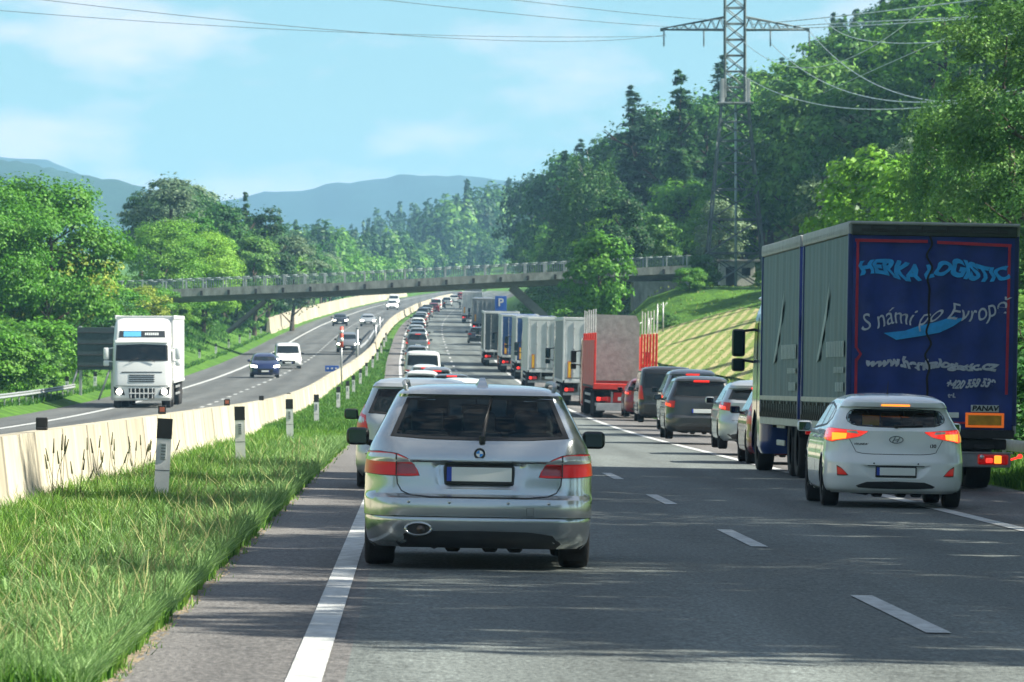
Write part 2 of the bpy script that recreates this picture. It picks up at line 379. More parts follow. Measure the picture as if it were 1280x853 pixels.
def plate(H, parent, x, z, w_=.52, h=.115, y=None, fn=None, front=False):
    yy = (H.front(0, z)+.012) if front else (H.rear(0, z)-.012 if y is None else y); sg = 1 if front else -1
    bm = bmesh.new(); box(bm, (x, yy, z), (w_+.02, .016, h+.03), .005)
    fr = obj('number_plate', bm, BLK, parent)
    bm = bmesh.new(); box(bm, (x+.012, yy+sg*.009, z+.004), (w_-.035, .006, h-.012), .003); obj('plate_panel', bm, PLATE, fr)
    bm = bmesh.new(); box(bm, (x-w_/2+.026, yy+sg*.0095, z+.004), (.04, .006, h-.012), .002); obj('plate_band', bm, PBLUE, fr)
    return fr
def seats(parent, zb, yr, w_=.5, front=1.55, m=None):
    m = m or SEATM
    for nm, xs, y in (('front_seat', (-.37, .37), yr+front), ('rear_seat', (-.42, .0, .42), yr+.55)):
        for x in xs:
            bm = bmesh.new(); box(bm, (x, y, zb+.02), (w_ if nm == 'front_seat' else .4, .16, .55 if nm == 'front_seat' else .34), .07, 0, seg=2)
            box(bm, (x, y-.01, zb+(.37 if nm == 'front_seat' else .25)), (.27, .1, .19), .04, 0, seg=2)
            cyl(bm, (x-.06, y, zb+.1), (x-.06, y, zb+.32), .008); cyl(bm, (x+.06, y, zb+.1), (x+.06, y, zb+.32), .008)
            obj(nm, bm, m, parent)
def underbody(parent, L, w_, z0=.17, z1=.62):
    bm = bmesh.new(); box(bm, (0, L/2, (z0+z1)/2), (w_*2-.62, L-.5, z1-z0), .05)
    cyl(bm, (-.35, .35, z0+.02), (-.35, L-1.2, z0), .04, .04, 8); cyl(bm, (-w_+.2, .75, z0+.12), (w_-.2, .75, z0+.12), .035, .035, 8)
    for x in (-.2, .1, .3): box(bm, (x, .5, z0), (.12, .3, .08), .02)
    return obj('underbody', bm, CHAS, parent)
def finish(root, Y, u, yaw=0, onc=False, X=None):
    c = float(cR(Y)); x = c+u if X is None else X; uu = x-c; dy = 2.5
    sl = math.atan((float(zr(Y+3))-float(zr(Y)))/3); hd = -math.atan((float(cR(Y+4))-float(cR(Y)))/4)
    z = float(road_z(uu, Y))+.005
    if onc: root.location = (x, Y, float(zr(Y))+.005); root.rotation_euler = (-sl, 0, math.pi+hd+yaw)
    else: root.location = (x, Y, z); root.rotation_euler = (sl, R(1.03), hd+yaw)
    return root

def silver_wagon():
    root = thing('estate_car', 'silver estate car with grey roof rails, nearest car in the left lane', 'car')
    H = Hull(WAGON, 2.4, .05); P = paint('silver', (.45, .49, .50), .8, .2)
    wy = (.98, 3.86); wh = [(y, .335) for y in wy]
    rlo = [(-.715, 1.055), (-.4, 1.035), (0, 1.03), (.4, 1.035), (.715, 1.055)]; rhi = [(-.585, 1.365), (-.3, 1.374), (0, 1.376), (.3, 1.374), (.585, 1.365)]
    flo = [(-.74, 1.06), (0, 1.05), (.74, 1.06)]; fhi = [(-.62, 1.36), (0, 1.39), (.62, 1.36)]
    S1 = ([(.60, 1.07), (1.25, 1.05)], [(.85, 1.33), (1.25, 1.37)]); S2 = ([(1.31, 1.05), (2.05, 1.03)], [(1.31, 1.37), (2.05, 1.375)]); S3 = ([(2.11, 1.03), (3.15, 1.0)], [(2.11, 1.375), (2.62, 1.36)])
    cuts = [('r', poly(rlo, rhi, .03)), ('f', poly(flo, fhi, .06))]+[('s', poly(a, b, .05)) for a, b in (S1, S2, S3)]
    H.body('body', P, root, wh, .365, 24, 12, 90, .022, cuts, [((.645, .85, .335, .385), .032)])
    H.patch('rear_window', H.S_rear, rlo, rhi, GLASS, root, 16, 8, .005, BLK, .028, .012)
    H.patch('windscreen', H.S_front, flo, fhi, GLASS, root, 12, 6, .004, BLK, .03, .012)
    for sg in (-1, 1):
        for a, b in (S1, S2, S3): H.patch('side_window', H.S_side(sg), a, b, GLASS, root, 8, 5, .004, BLK, .04, .012)
        # tail light: clear upper band, two red lower blocks
        lo = [(sg*.475, .742), (sg*.56, .735), (sg*.66, .737), (sg*.80, .742), (sg*.97, .76)]; hi = [(sg*.495, .79), (sg*.53, .84), (sg*.58, .885), (sg*.66, .918), (sg*.80, .935), (sg*.97, .93)]
        tl = H.patch('tail_light', H.S_rear, lo, hi, RED, root, 22, 8, .008, BLK, .012, .02)
        H.patch('reverse_lens', H.S_rear, [(sg*.535, .848), (sg*.70, .858), (sg*.95, .862)], [(sg*.56, .868), (sg*.70, .915), (sg*.95, .918)], CLEARL, tl, 12, 4, .013, None, 0, .006)
        H.patch('red_lens', H.S_rear, [(sg*.495, .757), (sg*.655, .752)], [(sg*.52, .835), (sg*.655, .843)], mat('red_lens_deep', (.25, .004, .006), .15, coat=1), tl, 8, 4, .012, None, 0, .006)
        H.patch('lens_divider', H.S_rear, [(sg*.657, .745), (sg*.668, .745)], [(sg*.657, .915), (sg*.668, .915)], BLK, tl, 1, 8, .014, None, 0, .006)
        mirror(H, root, sg, 3.05, 1.02, P if False else BLK, .195, .15)
        # body seams and lights, handles
        for y0 in (2.08, 1.02): H.patch('door_seam', H.S_side(sg), [(y0, .32 if y0 > 2 else .75), (y0+.008, .32 if y0 > 2 else .75)], [(y0, .99), (y0+.008, .99)], BLK, root, 1, 6, .0015, None, 0, .004)
        for y0 in (1.35, 2.35):
            bm = bmesh.new(); box(bm, (sg*(H.w(.9)+.018), y0, .9), (.03, .2, .028), .01, seg=2); obj('door_handle', bm, P, root)
        bm = bmesh.new(); pts = [(sg*.60, .62, 1.435), (sg*.615, .78, 1.485), (sg*.60, 1.4, 1.50), (sg*.585, 2.2, 1.495), (sg*.57, 2.55, 1.43)]
        for a, b in zip(pts[:-1], pts[1:]): cyl(bm, a, b, .017, .017, 8)
        box(bm, (sg*.602, .67, 1.45), (.03, .16, .05), .01)
        obj('roof_rail', bm, STEEL, root)
        H.patch('headlight', H.S_front, [(sg*.5, .66), (sg*.95, .70)], [(sg*.5, .74), (sg*.95, .80)], CLEARL, root, 8, 4, .006)
    # tailgate shut line, crease and plate recess
    def strip(pts, wd, m, nm='seam', off=.0015, fn=H.S_rear):
        lo = []; hi = []
        for i, (a, b) in enumerate(pts):
            p = pts[max(0, i-1)]; q = pts[min(len(pts)-1, i+1)]; dx, dz_ = q[0]-p[0], q[1]-p[1]; d = math.hypot(dx, dz_); nx, nz_ = -dz_/d*wd/2, dx/d*wd/2
            lo.append((a-nx, b-nz_)); hi.append((a+nx, b+nz_))
        bm = bmesh.new(); cen = Vector((0, 2, .8)); r0 = []; r1 = []
        for (a, b), (c_, d_) in zip(lo, hi):
            for lst, (u, z) in ((r0, (a, b)), (r1, (c_, d_))):
                p = fn(u, z); lst.append(bm.verts.new(p+Vector((p.x*.0, -off, 0))))
        for i in range(len(pts)-1): bm.faces.new((r0[i], r0[i+1], r1[i+1], r1[i]))
        return obj(nm, bm, m, root, ang=0)
    seam = [(-.66, .74), (-.655, .68), (-.62, .62), (-.55, .59), (-.45, .582)]+[(x/10, .576) for x in range(-4, 5)]+[(.45, .582), (.55, .59), (.62, .62), (.655, .68), (.66, .74)]
    strip(seam, .009, BLK, 'tailgate_seam', .003)
    strip([(x/20*.5, .855) for x in range(-19, 20)], .006, SATIN, 'tailgate_crease', .002)
    strip([(x/20*.9, .418) for x in range(-20, 21)], .006, BLK, 'bumper_seam', .003)
    yb = H.rear(0, .74)+.03
    plate(H, root, 0, .755, .53, .125, y=yb-.012)
    # round badge: dark ring, blue and white quarters
    yb = H.rear(0, .925)-.004
    bm = bmesh.new(); cyl(bm, (0, yb+.01, .925), (0, yb-.006, .925), .044, .044, 32); bd = obj('badge', bm, mat('badge_dark', (.01, .012, .03), .2, coat=1), root)
    bm = bmesh.new()
    for r_ in (.046, .028):
        for i in range(32):
            a, b = i*math.pi/16, (i+1)*math.pi/16; cyl(bm, (r_*math.cos(a), yb-.007, .925+r_*math.sin(a)), (r_*math.cos(b), yb-.007, .925+r_*math.sin(b)), .0022, .0022, 4)
    obj('badge_ring', bm, CHROME, bd)
    for k in range(4):
        bm = bmesh.new(); a0 = k*math.pi/2; pts = [(0, 0)]+[(.026*math.cos(a0+i*math.pi/16), .026*math.sin(a0+i*math.pi/16)) for i in range(9)]
        prism(bm, pts, lambda a, b, d: (a, yb-.006-d, .925+b), 0, .003); obj('badge_quarter', bm, mat('badge_blue', (.02, .25, .7), .3) if k % 2 else mat('badge_white', (.8, .82, .85), .3), bd)
    for sz_, s_ in enumerate('BMW'):
        bm = text_bm(s_, .016, depth=.001, bold=.0008); a = R(125-35*sz_)
        for v in bm.verts:
            t = a-math.pi/2; x, z = v.co.x, v.co.z; v.co = (x*math.cos(t)-z*math.sin(t)+.036*math.cos(a), yb-.008, .925+x*math.sin(t)+z*math.cos(t)+.036*math.sin(a))
        obj('badge_letter', bm, CHROME, bd, ang=0)
    # bumper furniture
    for x in (-.56, -.235, .235, .56):
        bm = bmesh.new(); y = H.rear(x, .535); cyl(bm, (x, y+.01, .535), (x, y-.0035, .535), .013, .013, 14); obj('parking_sensor', bm, P, root)
    x = .41
    for q in (([(x-.026, .43), (x+.026, .43)], [(x-.026, .434), (x+.026, .434)]), ([(x-.026, .496), (x+.026, .496)], [(x-.026, .50), (x+.026, .50)]), ([(x-.028, .43), (x-.025, .43)], [(x-.028, .5), (x-.025, .5)]), ([(x+.025, .43), (x+.028, .43)], [(x+.025, .5), (x+.028, .5)])):
        H.patch('tow_cover_seam', H.S_rear, q[0], q[1], SATIN, root, 2, 2, .002, None, 0, .002)
    # lower valance, a dark under-tray edge and the exhaust
    H.patch('lower_valance', H.S_rear, [(-.62, .172), (-.3, .172), (0, .172), (.3, .172), (.62, .172)], [(-.66, .215), (-.6, .28), (-.4, .305), (0, .31), (.4, .305), (.6, .28), (.66, .215)], SATIN, root, 14, 3, .006, None, 0, .03)
    bm = bmesh.new(); y = H.rear(-.48, .31)-.022
    n = 28; rings = []
    for rx, rz, dy in ((.118, .062, .03), (.112, .056, -.012), (.102, .048, -.018), (.094, .042, -.012), (.085, .036, -.004)):
        rings.append([bm.verts.new((-.48+rx*math.cos(2*math.pi*i/n), y+dy, .318+rz*math.sin(2*math.pi*i/n))) for i in range(n)])
    for k in range(4):
        for i in range(n): bm.faces.new((rings[k][i], rings[k][(i+1) % n], rings[k+1][(i+1) % n], rings[k+1][i])).material_index = 1 if k > 2 else 0
    bm.faces.new(rings[4]).material_index = 1
    bmesh.ops.recalc_face_normals(bm, faces=bm.faces[:])
    ex = obj('exhaust_surround', bm, [P, BLK], root)
    bm = bmesh.new(); cyl(bm, (-.46, y-.012, .317), (-.46, y+.3, .317), .034, .034, 20); obj('exhaust_pipe', bm, mat('burnt_steel', (.12, .10, .09), .35, .9), root)
    # wiper, roof fin, third brake light, high spoiler lip
    bm = bmesh.new(); p0 = Vector((.02, H.rear(.02, 1.045)-.03, 1.04)); p1 = Vector((.085, H.rear(.1, 1.37)-.02, 1.375))
    cyl(bm, p0, p1, .014, .007, 8); box(bm, p0, (.05, .05, .07), .012); cyl(bm, p0+Vector((.0, .0, .1)), p1+Vector((.012, 0, -.01)), .006, .006, 6)
    obj('rear_wiper', bm, BLK, root)
    bm = bmesh.new(); prism(bm, [(0.55, 1.44), (1.0, 1.465), (.9, 1.475), (.78, 1.53), (.74, 1.535)], lambda a, b, d: (.02+d, a, b), -.02, .02)
    for v in bm.verts:
        if v.co.z < 1.5: v.co.x = .02+(v.co.x-.02)*2.6
    obj('roof_fin', bm, P, root)
    underbody(root, 4.84, .92)
    seats(root, .92, .3, .52, 1.75)
    bm = bmesh.new(); box(bm, (0, 3.25, .98), (1.45, .5, .16), .06, seg=2); cyl(bm, (0, 2.9, 1.28), (0, 2.95, 1.37), .01); box(bm, (0, 2.87, 1.27), (.26, .03, .08), .02, seg=2); obj('dashboard', bm, SEATM, root)
    bm = bmesh.new(); box(bm, (0, .75, .80), (1.3, .9, .04), .01); obj('load_floor', bm, SEATM, root)
    for sg in (-1, 1):
        for y in wy: wheel(root, sg*.79, y, .335, .335, .245, sg)
    return root

def lead_hatch():
    root = thing('hatchback_car', 'white hatchback with lit brake and indicator lights beside the blue lorry', 'car')
    H = Hull(HATCH, 2.2, .07); P = paint('white', (.76, .79, .79), .0, .25)
    wy = (.86, 3.51)
    rlo = [(-.625, 1.12), (-.60, 1.06), (-.5, 1.03), (-.25, 1.015), (0, 1.012), (.25, 1.015), (.5, 1.03), (.60, 1.06), (.625, 1.12)]; rhi = [(-.625, 1.13), (-.60, 1.20), (-.54, 1.24), (-.25, 1.252), (0, 1.254), (.25, 1.252), (.54, 1.24), (.60, 1.20), (.625, 1.13)]
    flo = [(-.70, 1.03), (0, 1.02), (.70, 1.03)]; fhi = [(-.58, 1.30), (0, 1.34), (.58, 1.30)]
    S1 = ([(.80, 1.12), (1.15, 1.04)], [(.85, 1.22), (1.15, 1.28)]); S2 = ([(1.2, 1.03), (1.9, 1.0)], [(1.2, 1.28), (1.9, 1.33)]); S3 = ([(1.96, 1.0), (2.95, .97)], [(1.96, 1.33), (2.45, 1.30)])
    cuts = [('r', poly(rlo, rhi, .05)), ('f', poly(flo, fhi, .08))]+[('s', poly(a, b, .06)) for a, b in (S1, S2, S3)]
    H.body('body', P, root, [(y, .325) for y in wy], .355, 24, 12, 86, .022, cuts, [((.37, .53, .32, .47), .028)])
    H.patch('rear_window', H.S_rear, rlo, rhi, GLASS, root, 18, 8, .006, BLK, .03, .012)
    H.patch('windscreen', H.S_front, flo, fhi, GLASS, root, 12, 6, .004, BLK, .03, .012)
    for sg in (-1, 1):
        for a, b in (S1, S2, S3): H.patch('side_window', H.S_side(sg), a, b, DGLASS if a is S1[0] else GLASS, root, 8, 5, .004, BLK, .04, .012)
        lo = [(sg*.36, .955), (sg*.46, .895), (sg*.60, .865), (sg*.72, .845), (sg*.80, .82), (sg*.88, .85), (sg*.98, .88)]; hi = [(sg*.355, .965), (sg*.48, .972), (sg*.60, .978), (sg*.72, .99), (sg*.80, 1.0), (sg*.88, .995), (sg*.98, .975)]
        tl = H.patch('tail_light', H.S_rear, lo, hi, REDLIT if False else mat('red_lens_warm', (.6, .02, .015), .12, coat=1, emit=.3, ecol=(1, .03, .02)), root, 20, 8, .008, BLK, .01, .02)
        H.patch('lit_indicator', H.S_rear, [(sg*.63, .872), (sg*.73, .856), (sg*.79, .845)], [(sg*.62, .935), (sg*.73, .94), (sg*.79, .94)], ORLIT, tl, 6, 4, .013, None, 0, .006)
        H.patch('reverse_lens', H.S_rear, [(sg*.48, .93), (sg*.62, .945)], [(sg*.50, .965), (sg*.62, .97)], CLEARL, tl, 6, 3, .013, None, 0, .006)
        H.patch('rear_reflector', H.S_rear, [(sg*.60, .405), (sg*.66, .40), (sg*.735, .40)] if sg > 0 else [(sg*.60, .405), (sg*.66, .40), (sg*.735, .40)], [(sg*.66, .47), (sg*.69, .50), (sg*.742, .53)][::1], RED, root, 8, 4, .006, BLK, .05, .01)
        mirror(H, root, sg, 2.72, 1.0, BLK if False else P, .2, .14)
        for y0 in (1.93, 1.0): H.patch('door_seam', H.S_side(sg), [(y0, .35 if y0 > 1.5 else .72), (y0+.008, .35 if y0 > 1.5 else .72)], [(y0, .98), (y0+.008, .98)], BLK, root, 1, 6, .0015, None, 0, .004)
        for y0 in (1.25, 2.2):
            bm = bmesh.new(); box(bm, (sg*(H.w(.88)+.018), y0, .88), (.03, .19, .028), .01, seg=2); obj('door_handle', bm, P, root)
        H.patch('headlight', H.S_front, [(sg*.5, .66), (sg*.95, .72)], [(sg*.5, .76), (sg*.95, .86)], CLEARL, root, 8, 4, .006)
    H.patch('brake_strip', H.S_rear, [(-.18, 1.287), (.18, 1.287)], [(-.18, 1.306), (.18, 1.306)], ORLIT, root, 8, 2, .006, None, 0, .01)
    H.patch('diffuser', H.S_rear, [(-.47, .255), (-.3, .245), (0, .24), (.3, .245), (.47, .255)], [(-.50, .275), (-.38, .325), (0, .335), (.38, .325), (.50, .275)], SATIN, root, 14, 4, .008, None, 0, .02)
    def line(pts, wd, nm, m=BLK):
        for p, q in zip(pts[:-1], pts[1:]):
            pass
        lo = [(a, b-wd/2) for a, b in pts]; hi = [(a, b+wd/2) for a, b in pts]
        H.patch(nm, H.S_rear, lo, hi, m, root, 2*len(pts), 1, .002, None, 0, .003)
    line([(-.50, .70), (-.42, .682), (-.3, .676), (0, .674), (.3, .676), (.42, .682), (.50, .70)], .008, 'tailgate_seam')
    for sg in (-1, 1): H.patch('tailgate_seam', H.S_rear, [(sg*.50, .70), (sg*.508, .70)], [(sg*.585, .86), (sg*.593, .86)], BLK, root, 1, 5, .002, None, 0, .003)
    H.patch('bumper_crease', H.S_rear, [(-.36, .525), (0, .525), (.36, .525)], [(-.36, .534), (0, .536), (.36, .534)], SATIN, root, 10, 1, .003, None, 0, .003)
    plate(H, root, 0, .455, .50, .11, y=H.rear(0, .455)+.012)
    for x in (-.28, .28):
        bm = bmesh.new(); y = H.rear(x, .56); cyl(bm, (x, y+.01, .56), (x, y-.0035, .56), .011, .011, 12); obj('parking_sensor', bm, SATIN, root)
    yb = H.rear(0, .86)-.005
    bm = bmesh.new(); n = 40
    for i in range(n):
        a, b = 2*math.pi*i/n, 2*math.pi*(i+1)/n; cyl(bm, (.085*math.cos(a), yb, .862+.043*math.sin(a)), (.085*math.cos(b), yb, .862+.043*math.sin(b)), .006, .006, 5)
    cyl(bm, (-.045, yb, .835), (-.012, yb, .893), .007, .007, 5); cyl(bm, (.012, yb, .832), (.045, yb, .890), .007, .007, 5); cyl(bm, (-.03, yb, .858), (.03, yb, .866), .006, .006, 5)
    obj('badge', bm, mat('badge_chrome', (.25, .28, .3), .15, 1), root)
    for t, x, z, s_ in (('i30', .47, .785, .062), ('HYUNDAI', -.44, .80, .036)):
        bm = text_bm(t, s_, depth=.001, bold=.0012, aspect=1.1)
        for v in bm.verts: v.co = (v.co.x+x, H.rear(x, z)-.006, v.co.z+z)
        obj('lettering', bm, mat('badge_chrome', (0, 0, 0)), root, ang=0)
    bm = bmesh.new(); y = H.rear(0, 1.03)-.025; cyl(bm, (0, y, 1.03), (.34, H.rear(.34, 1.045)-.02, 1.045), .012, .008, 8); box(bm, (0, y, 1.03), (.05, .04, .05), .01); obj('rear_wiper', bm, BLK, root)
    bm = bmesh.new(); cyl(bm, (-.04, 1.05, 1.43), (-.04, .92, 1.60), .006, .003, 6); box(bm, (-.04, 1.06, 1.435), (.05, .08, .03), .01); obj('roof_aerial', bm, BLK, root)
    bm = bmesh.new(); box(bm, (-.28, .62, 1.10), (.22, .02, .13), .004); tag(obj('warning_triangle_case', bm, mat('yellow_case', (.75, .45, .03), .5), root))
    underbody(root, 4.3, .89); seats(root, .86, .35, .5, 1.4)
    for sg in (-1, 1):
        for y in wy: wheel(root, sg*.775, y, .32, .32, .215, sg)
    return root

def road_car(name, label, style, P, sw=1, sl=1, sz=1, lights='corner', lit=True, head=False, group=None, rails=False, detail=1, cat='car'):
    """other traffic: same construction with fewer trims"""
    tab = rotrow({'wagon': WAGON, 'hatch': HATCH, 'mpv': MPV, 'van': VAN}[style], sw, sl, sz); H = Hull(tab, 2.3, .06)
    root = thing(name, label, cat, group=group)
    L = max(t[3] for t in tab); wy = (L*.20, L*.80); wr = .32 if style != 'van' else .34
    H.body('body', P, root, [(y, wr) for y in wy], wr+.035, 6, 6, 40 if detail else 26, .07 if detail else .12)
    bz, tz = {'wagon': (1.04, 1.37), 'hatch': (1.01, 1.25), 'mpv': (1.06, 1.45), 'van': (1.12, 1.68)}[style]; bz *= sz; tz *= sz
    f = lambda z: H.w(z)*(.86 if style != 'van' else .88)
    zm = (bz+tz)/2
    rw = ([(-f(bz), bz+.03), (0, bz), (f(bz), bz+.03)], [(-f(tz), tz-.01), (0, tz), (f(tz), tz-.01)])
    H.patch('rear_window', H.S_rear, *rw, DGLASS, root, 8, 4, .008, BLK, .03)
    H.patch('windscreen', H.S_front, [(-f(bz), bz+.03), (0, bz), (f(bz), bz+.03)], [(-f(tz), tz-.01), (0, tz), (f(tz), tz-.01)], DGLASS, root, 8, 4, .008, BLK, .03)
    y0, y1 = H.rear(.9, bz)+.25, H.front(.9, bz)-.12; t0, t1 = H.rear(.9, tz)+.2, H.front(.9, tz)-.02
    cut = [0, .27, .62, 1.0]
    for sg in (-1, 1):
        for a, b in zip(cut[:-1], cut[1:]):
            e = .02
            H.patch('side_window', H.S_side(sg), [(y0+(y1-y0)*a+e, bz+.02), (y0+(y1-y0)*b-e, bz-.0)], [(t0+(t1-t0)*a+e, tz-.03), (t0+(t1-t0)*b-e, tz-.03)], DGLASS, root, 3, 3, .006)
        LM = REDLIT if lit else RED
        w0 = H.w(.85)
        if lights == 'tall': q = ([(sg*(w0-.16), .78*sz), (sg*(w0+.05), .80*sz)], [(sg*(w0-.10), (bz+.12)), (sg*(w0+.02), (bz+.15))])
        elif lights == 'side': q = ([(sg*(w0-.20), .80*sz), (sg*(w0+.12), .84*sz)], [(sg*(w0-.22), .97*sz), (sg*(w0+.18), 1.0*sz)])
        else: q = ([(sg*(w0-.34), .78*sz), (sg*(w0+.10), .80*sz)], [(sg*(w0-.34), .90*sz), (sg*(w0+.10), .95*sz)])
        tl = H.patch('tail_light', H.S_rear, *q, RED if True else LM, root, 6, 3, .008)
        if lit:
            mlo = [((q[0][0][0]*.75+q[0][1][0]*.25), q[0][0][1]+.03), ((q[0][0][0]*.3+q[0][1][0]*.7), q[0][1][1]+.03)]; mhi = [(mlo[0][0], mlo[0][1]+.06), (mlo[1][0], mlo[1][1]+.06)]
            H.patch('lit_lens', H.S_rear, mlo, mhi, REDLIT, tl, 3, 2, .013, None, 0, .006)
        H.patch('headlight', H.S_front, [(sg*.52*sw, .62*sz), (sg*.95*sw, .66*sz)], [(sg*.52*sw, .72*sz), (sg*.95*sw, .78*sz)], HEADLIT if head else CLEARL, root, 5, 3, .008)
        mirror(H, root, sg, H.front(.9, bz)-.25, bz-.0, BLK if style != 'hatch' else P, .2, .15)
        for y in wy: wheel(root, sg*(H.w(.5)-.12), y, wr-.01, wr-.01, .2, sg, 18, detail > 0)
    H.patch('rear_bumper', H.S_rear, [(-.6*sw, .24), (0, .235), (.6*sw, .24)], [(-.72*sw, .34), (0, .35), (.72*sw, .34)], SATIN, root, 8, 2, .008)
    H.patch('grille', H.S_front, [(-.45*sw, .34), (0, .33), (.45*sw, .34)], [(-.5*sw, .55), (0, .57), (.5*sw, .55)], BLK, root, 8, 2, .008)
    if lit: H.patch('brake_strip', H.S_rear, [(-.2, tz+.02), (.2, tz+.02)], [(-.2, tz+.045), (.2, tz+.045)], REDLIT, root, 4, 1, .012)
    plate(H, root, 0, .72*sz if style != 'hatch' else .46, .5, .11); plate(H, root, 0, .42, .5, .11, front=True)
    H.patch('tailgate_seam', H.S_rear, [(-.62*sw, .60*sz), (0, .595*sz), (.62*sw, .60*sz)], [(-.62*sw, .608*sz), (0, .603*sz), (.62*sw, .608*sz)], BLK, root, 8, 1, .003, None, 0, .003)
    if rails:
        for sg in (-1, 1):
            bm = bmesh.new(); zt = H.zs[-1]; box(bm, (sg*H.w(tz)*.9, L*.38, zt-.01), (.035, L*.36, .03), .01); obj('roof_rail', bm, STEEL, root)
    underbody(root, L, H.w(.5), .18, .6)
    return root
# ------------------------------------------------------------------ lorries
def dual(parent, x, y, sg, r=.5, wd=.3, n=22): return wheel(parent, sg*x, y, r, r, wd, sg, n, False)
def cab(parent, y0, m, Hc=3.75, glassm=DGLASS, lit=False, sign=False, w=1.24):
    tab = [(.32, w-.06, .05, 2.12, .2, .22), (.45, w, 0, 2.25, .2, .25), (.95, w, 0, 2.27, .2, .25), (1.5, w, 0, 2.22, .2, .28), (2.0, w, 0, 2.15, .2, .3), (2.75, w-.02, 0, 1.98, .2, .32), (3.1, w-.04, 0, 1.8, .2, .32), (Hc-.25, w-.08, .05, 1.5, .2, .3), (Hc-.08, w-.16, .15, 1.3, .25, .3), (Hc, w-.4, .4, 1.0, .3, .3)]
    H = Hull(tab, 2.5, .02)
    o = H.body('cab', m, parent, [(1.35, .5)], .6, 6, 8, 24, .12)
    o.location = (0, y0, 0)
    def pt(nm, lo, hi, mm, **k):
        q = H.patch(nm, H.S_front, lo, hi, mm, o, k.pop('nu', 8), k.pop('nv', 4), k.pop('off', .012), k.pop('frame', None), .03, .03); return q
    pt('windscreen', [(-1.1, 2.0), (0, 1.98), (1.1, 2.0)], [(-1.08, 2.66), (0, 2.7), (1.08, 2.66)], glassm, nu=14, frame=BLK)
    pt('sun_visor', [(-1.08, 2.74), (0, 2.76), (1.08, 2.74)], [(-1.1, 2.84), (0, 2.88), (1.1, 2.84)], m, off=.09)
    for k in range(4): pt('grille_slat', [(-.52, 1.10+k*.09), (.52, 1.10+k*.09)], [(-.55, 1.15+k*.09), (.55, 1.15+k*.09)], SATIN, nv=1)
    g = pt('lower_grille', [(-.52, .42), (.52, .42)], [(-.55, .84), (.55, .84)], BLK)
    for k in range(6):
        bm = bmesh.new(); x = -.45+k*.18; box(bm, (x, H.front(x, .6)+.02, .63), (.035, .03, .42), .004); obj('grille_bar', bm, m, g)
    bm = bmesh.new(); box(bm, (0, H.front(0, .63)+.02, .63), (1.04, .03, .045), .004); obj('grille_bar', bm, m, g)
    pt('panel_seam', [(-1.1, .93), (0, .92), (1.1, .93)], [(-1.1, .955), (0, .945), (1.1, .955)], BLK, nv=1)
    pt('panel_seam', [(-.85, 1.50), (0, 1.50), (.85, 1.50)], [(-.85, 1.54), (0, 1.54), (.85, 1.54)], BLK, nv=1)
    if sign:
        s_ = pt('roof_sign', [(-.98, 2.98), (.98, 2.98)], [(-.95, 3.26), (.95, 3.26)], mat('sign_black', (.03, .035, .04), .3))
        H.patch('sign_blue_field', H.S_front, [(.05, 3.01), (.78, 3.01)], [(.05, 3.23), (.78, 3.23)], mat('sign_blue', (.10, .38, .65), .3), s_, 4, 2, .022, None, 0, .01)
        for k in range(7):
            x = -.12-k*.085; H.patch('sign_letter', H.S_front, [(x, 3.07), (x-.055, 3.07)], [(x, 3.17), (x-.055, 3.17)], mat('sign_white', (.6, .65, .65), .4), s_, 1, 1, .022, None, 0, .01)
    for sg in (-1, 1):
        h = pt('headlight', [(sg*.70, .55), (sg*1.14, .58)], [(sg*.78, .78), (sg*1.18, .92)], BLK)
        bm = bmesh.new(); x = sg*.95; y = H.front(x, .70)+.02; cyl(bm, (x, y-.05, .70), (x, y+.02, .70), .11, .12, 16); obj('headlamp', bm, HEADLIT if lit else CLEARL, h)
        H.patch('side_window', H.S_side(sg), [(1.0, 2.0), (1.75, 2.0)], [(1.0, 2.65), (1.62, 2.65)], glassm, o, 3, 3, .01)
        H.patch('door_seam', H.S_side(sg), [(.92, .9), (.94, .9)], [(.92, 2.75), (.94, 2.75)], BLK, o, 1, 5, .006)
        bm = bmesh.new(); x = sg*(w+.27)
        box(bm, (x, 1.9, 2.30), (.24, .16, .50), .05, seg=2); box(bm, (x, 1.9, 1.90), (.24, .16, .24), .05, seg=2); cyl(bm, (sg*(w-.05), 1.85, 2.55), (x, 1.9, 2.5), .025); cyl(bm, (sg*(w-.05), 1.85, 1.95), (x, 1.9, 2.0), .025)
        mo = obj('wing_mirror', bm, m if lit else BLK, o)
        bm = bmesh.new(); box(bm, (x, 1.815, 2.30), (.19, .01, .44), .004); box(bm, (x, 1.815, 1.90), (.19, .01, .18), .004); obj('mirror_glass', bm, MGLASS, mo)
        bm = bmesh.new(); x = sg*.55; cyl(bm, (x, H.front(.5, 2.0)+.05, 1.95), (x-sg*.4, H.front(.3, 2.1)+.05, 2.12), .015, .01, 6); obj('wiper', bm, BLK, o)
    bm = bmesh.new(); box(bm, (0, H.front(0, .4)+.02, .42), (.52, .02, .12), .004); obj('number_plate', bm, PLATE, o)
    bm = bmesh.new(); box(bm, (0, 1.1, .62), (1.9, 2.0, .5), .05); obj('underframe', bm, CHAS, o)
    for x in (-.9, -.3, .3, .9):
        pass
    return o
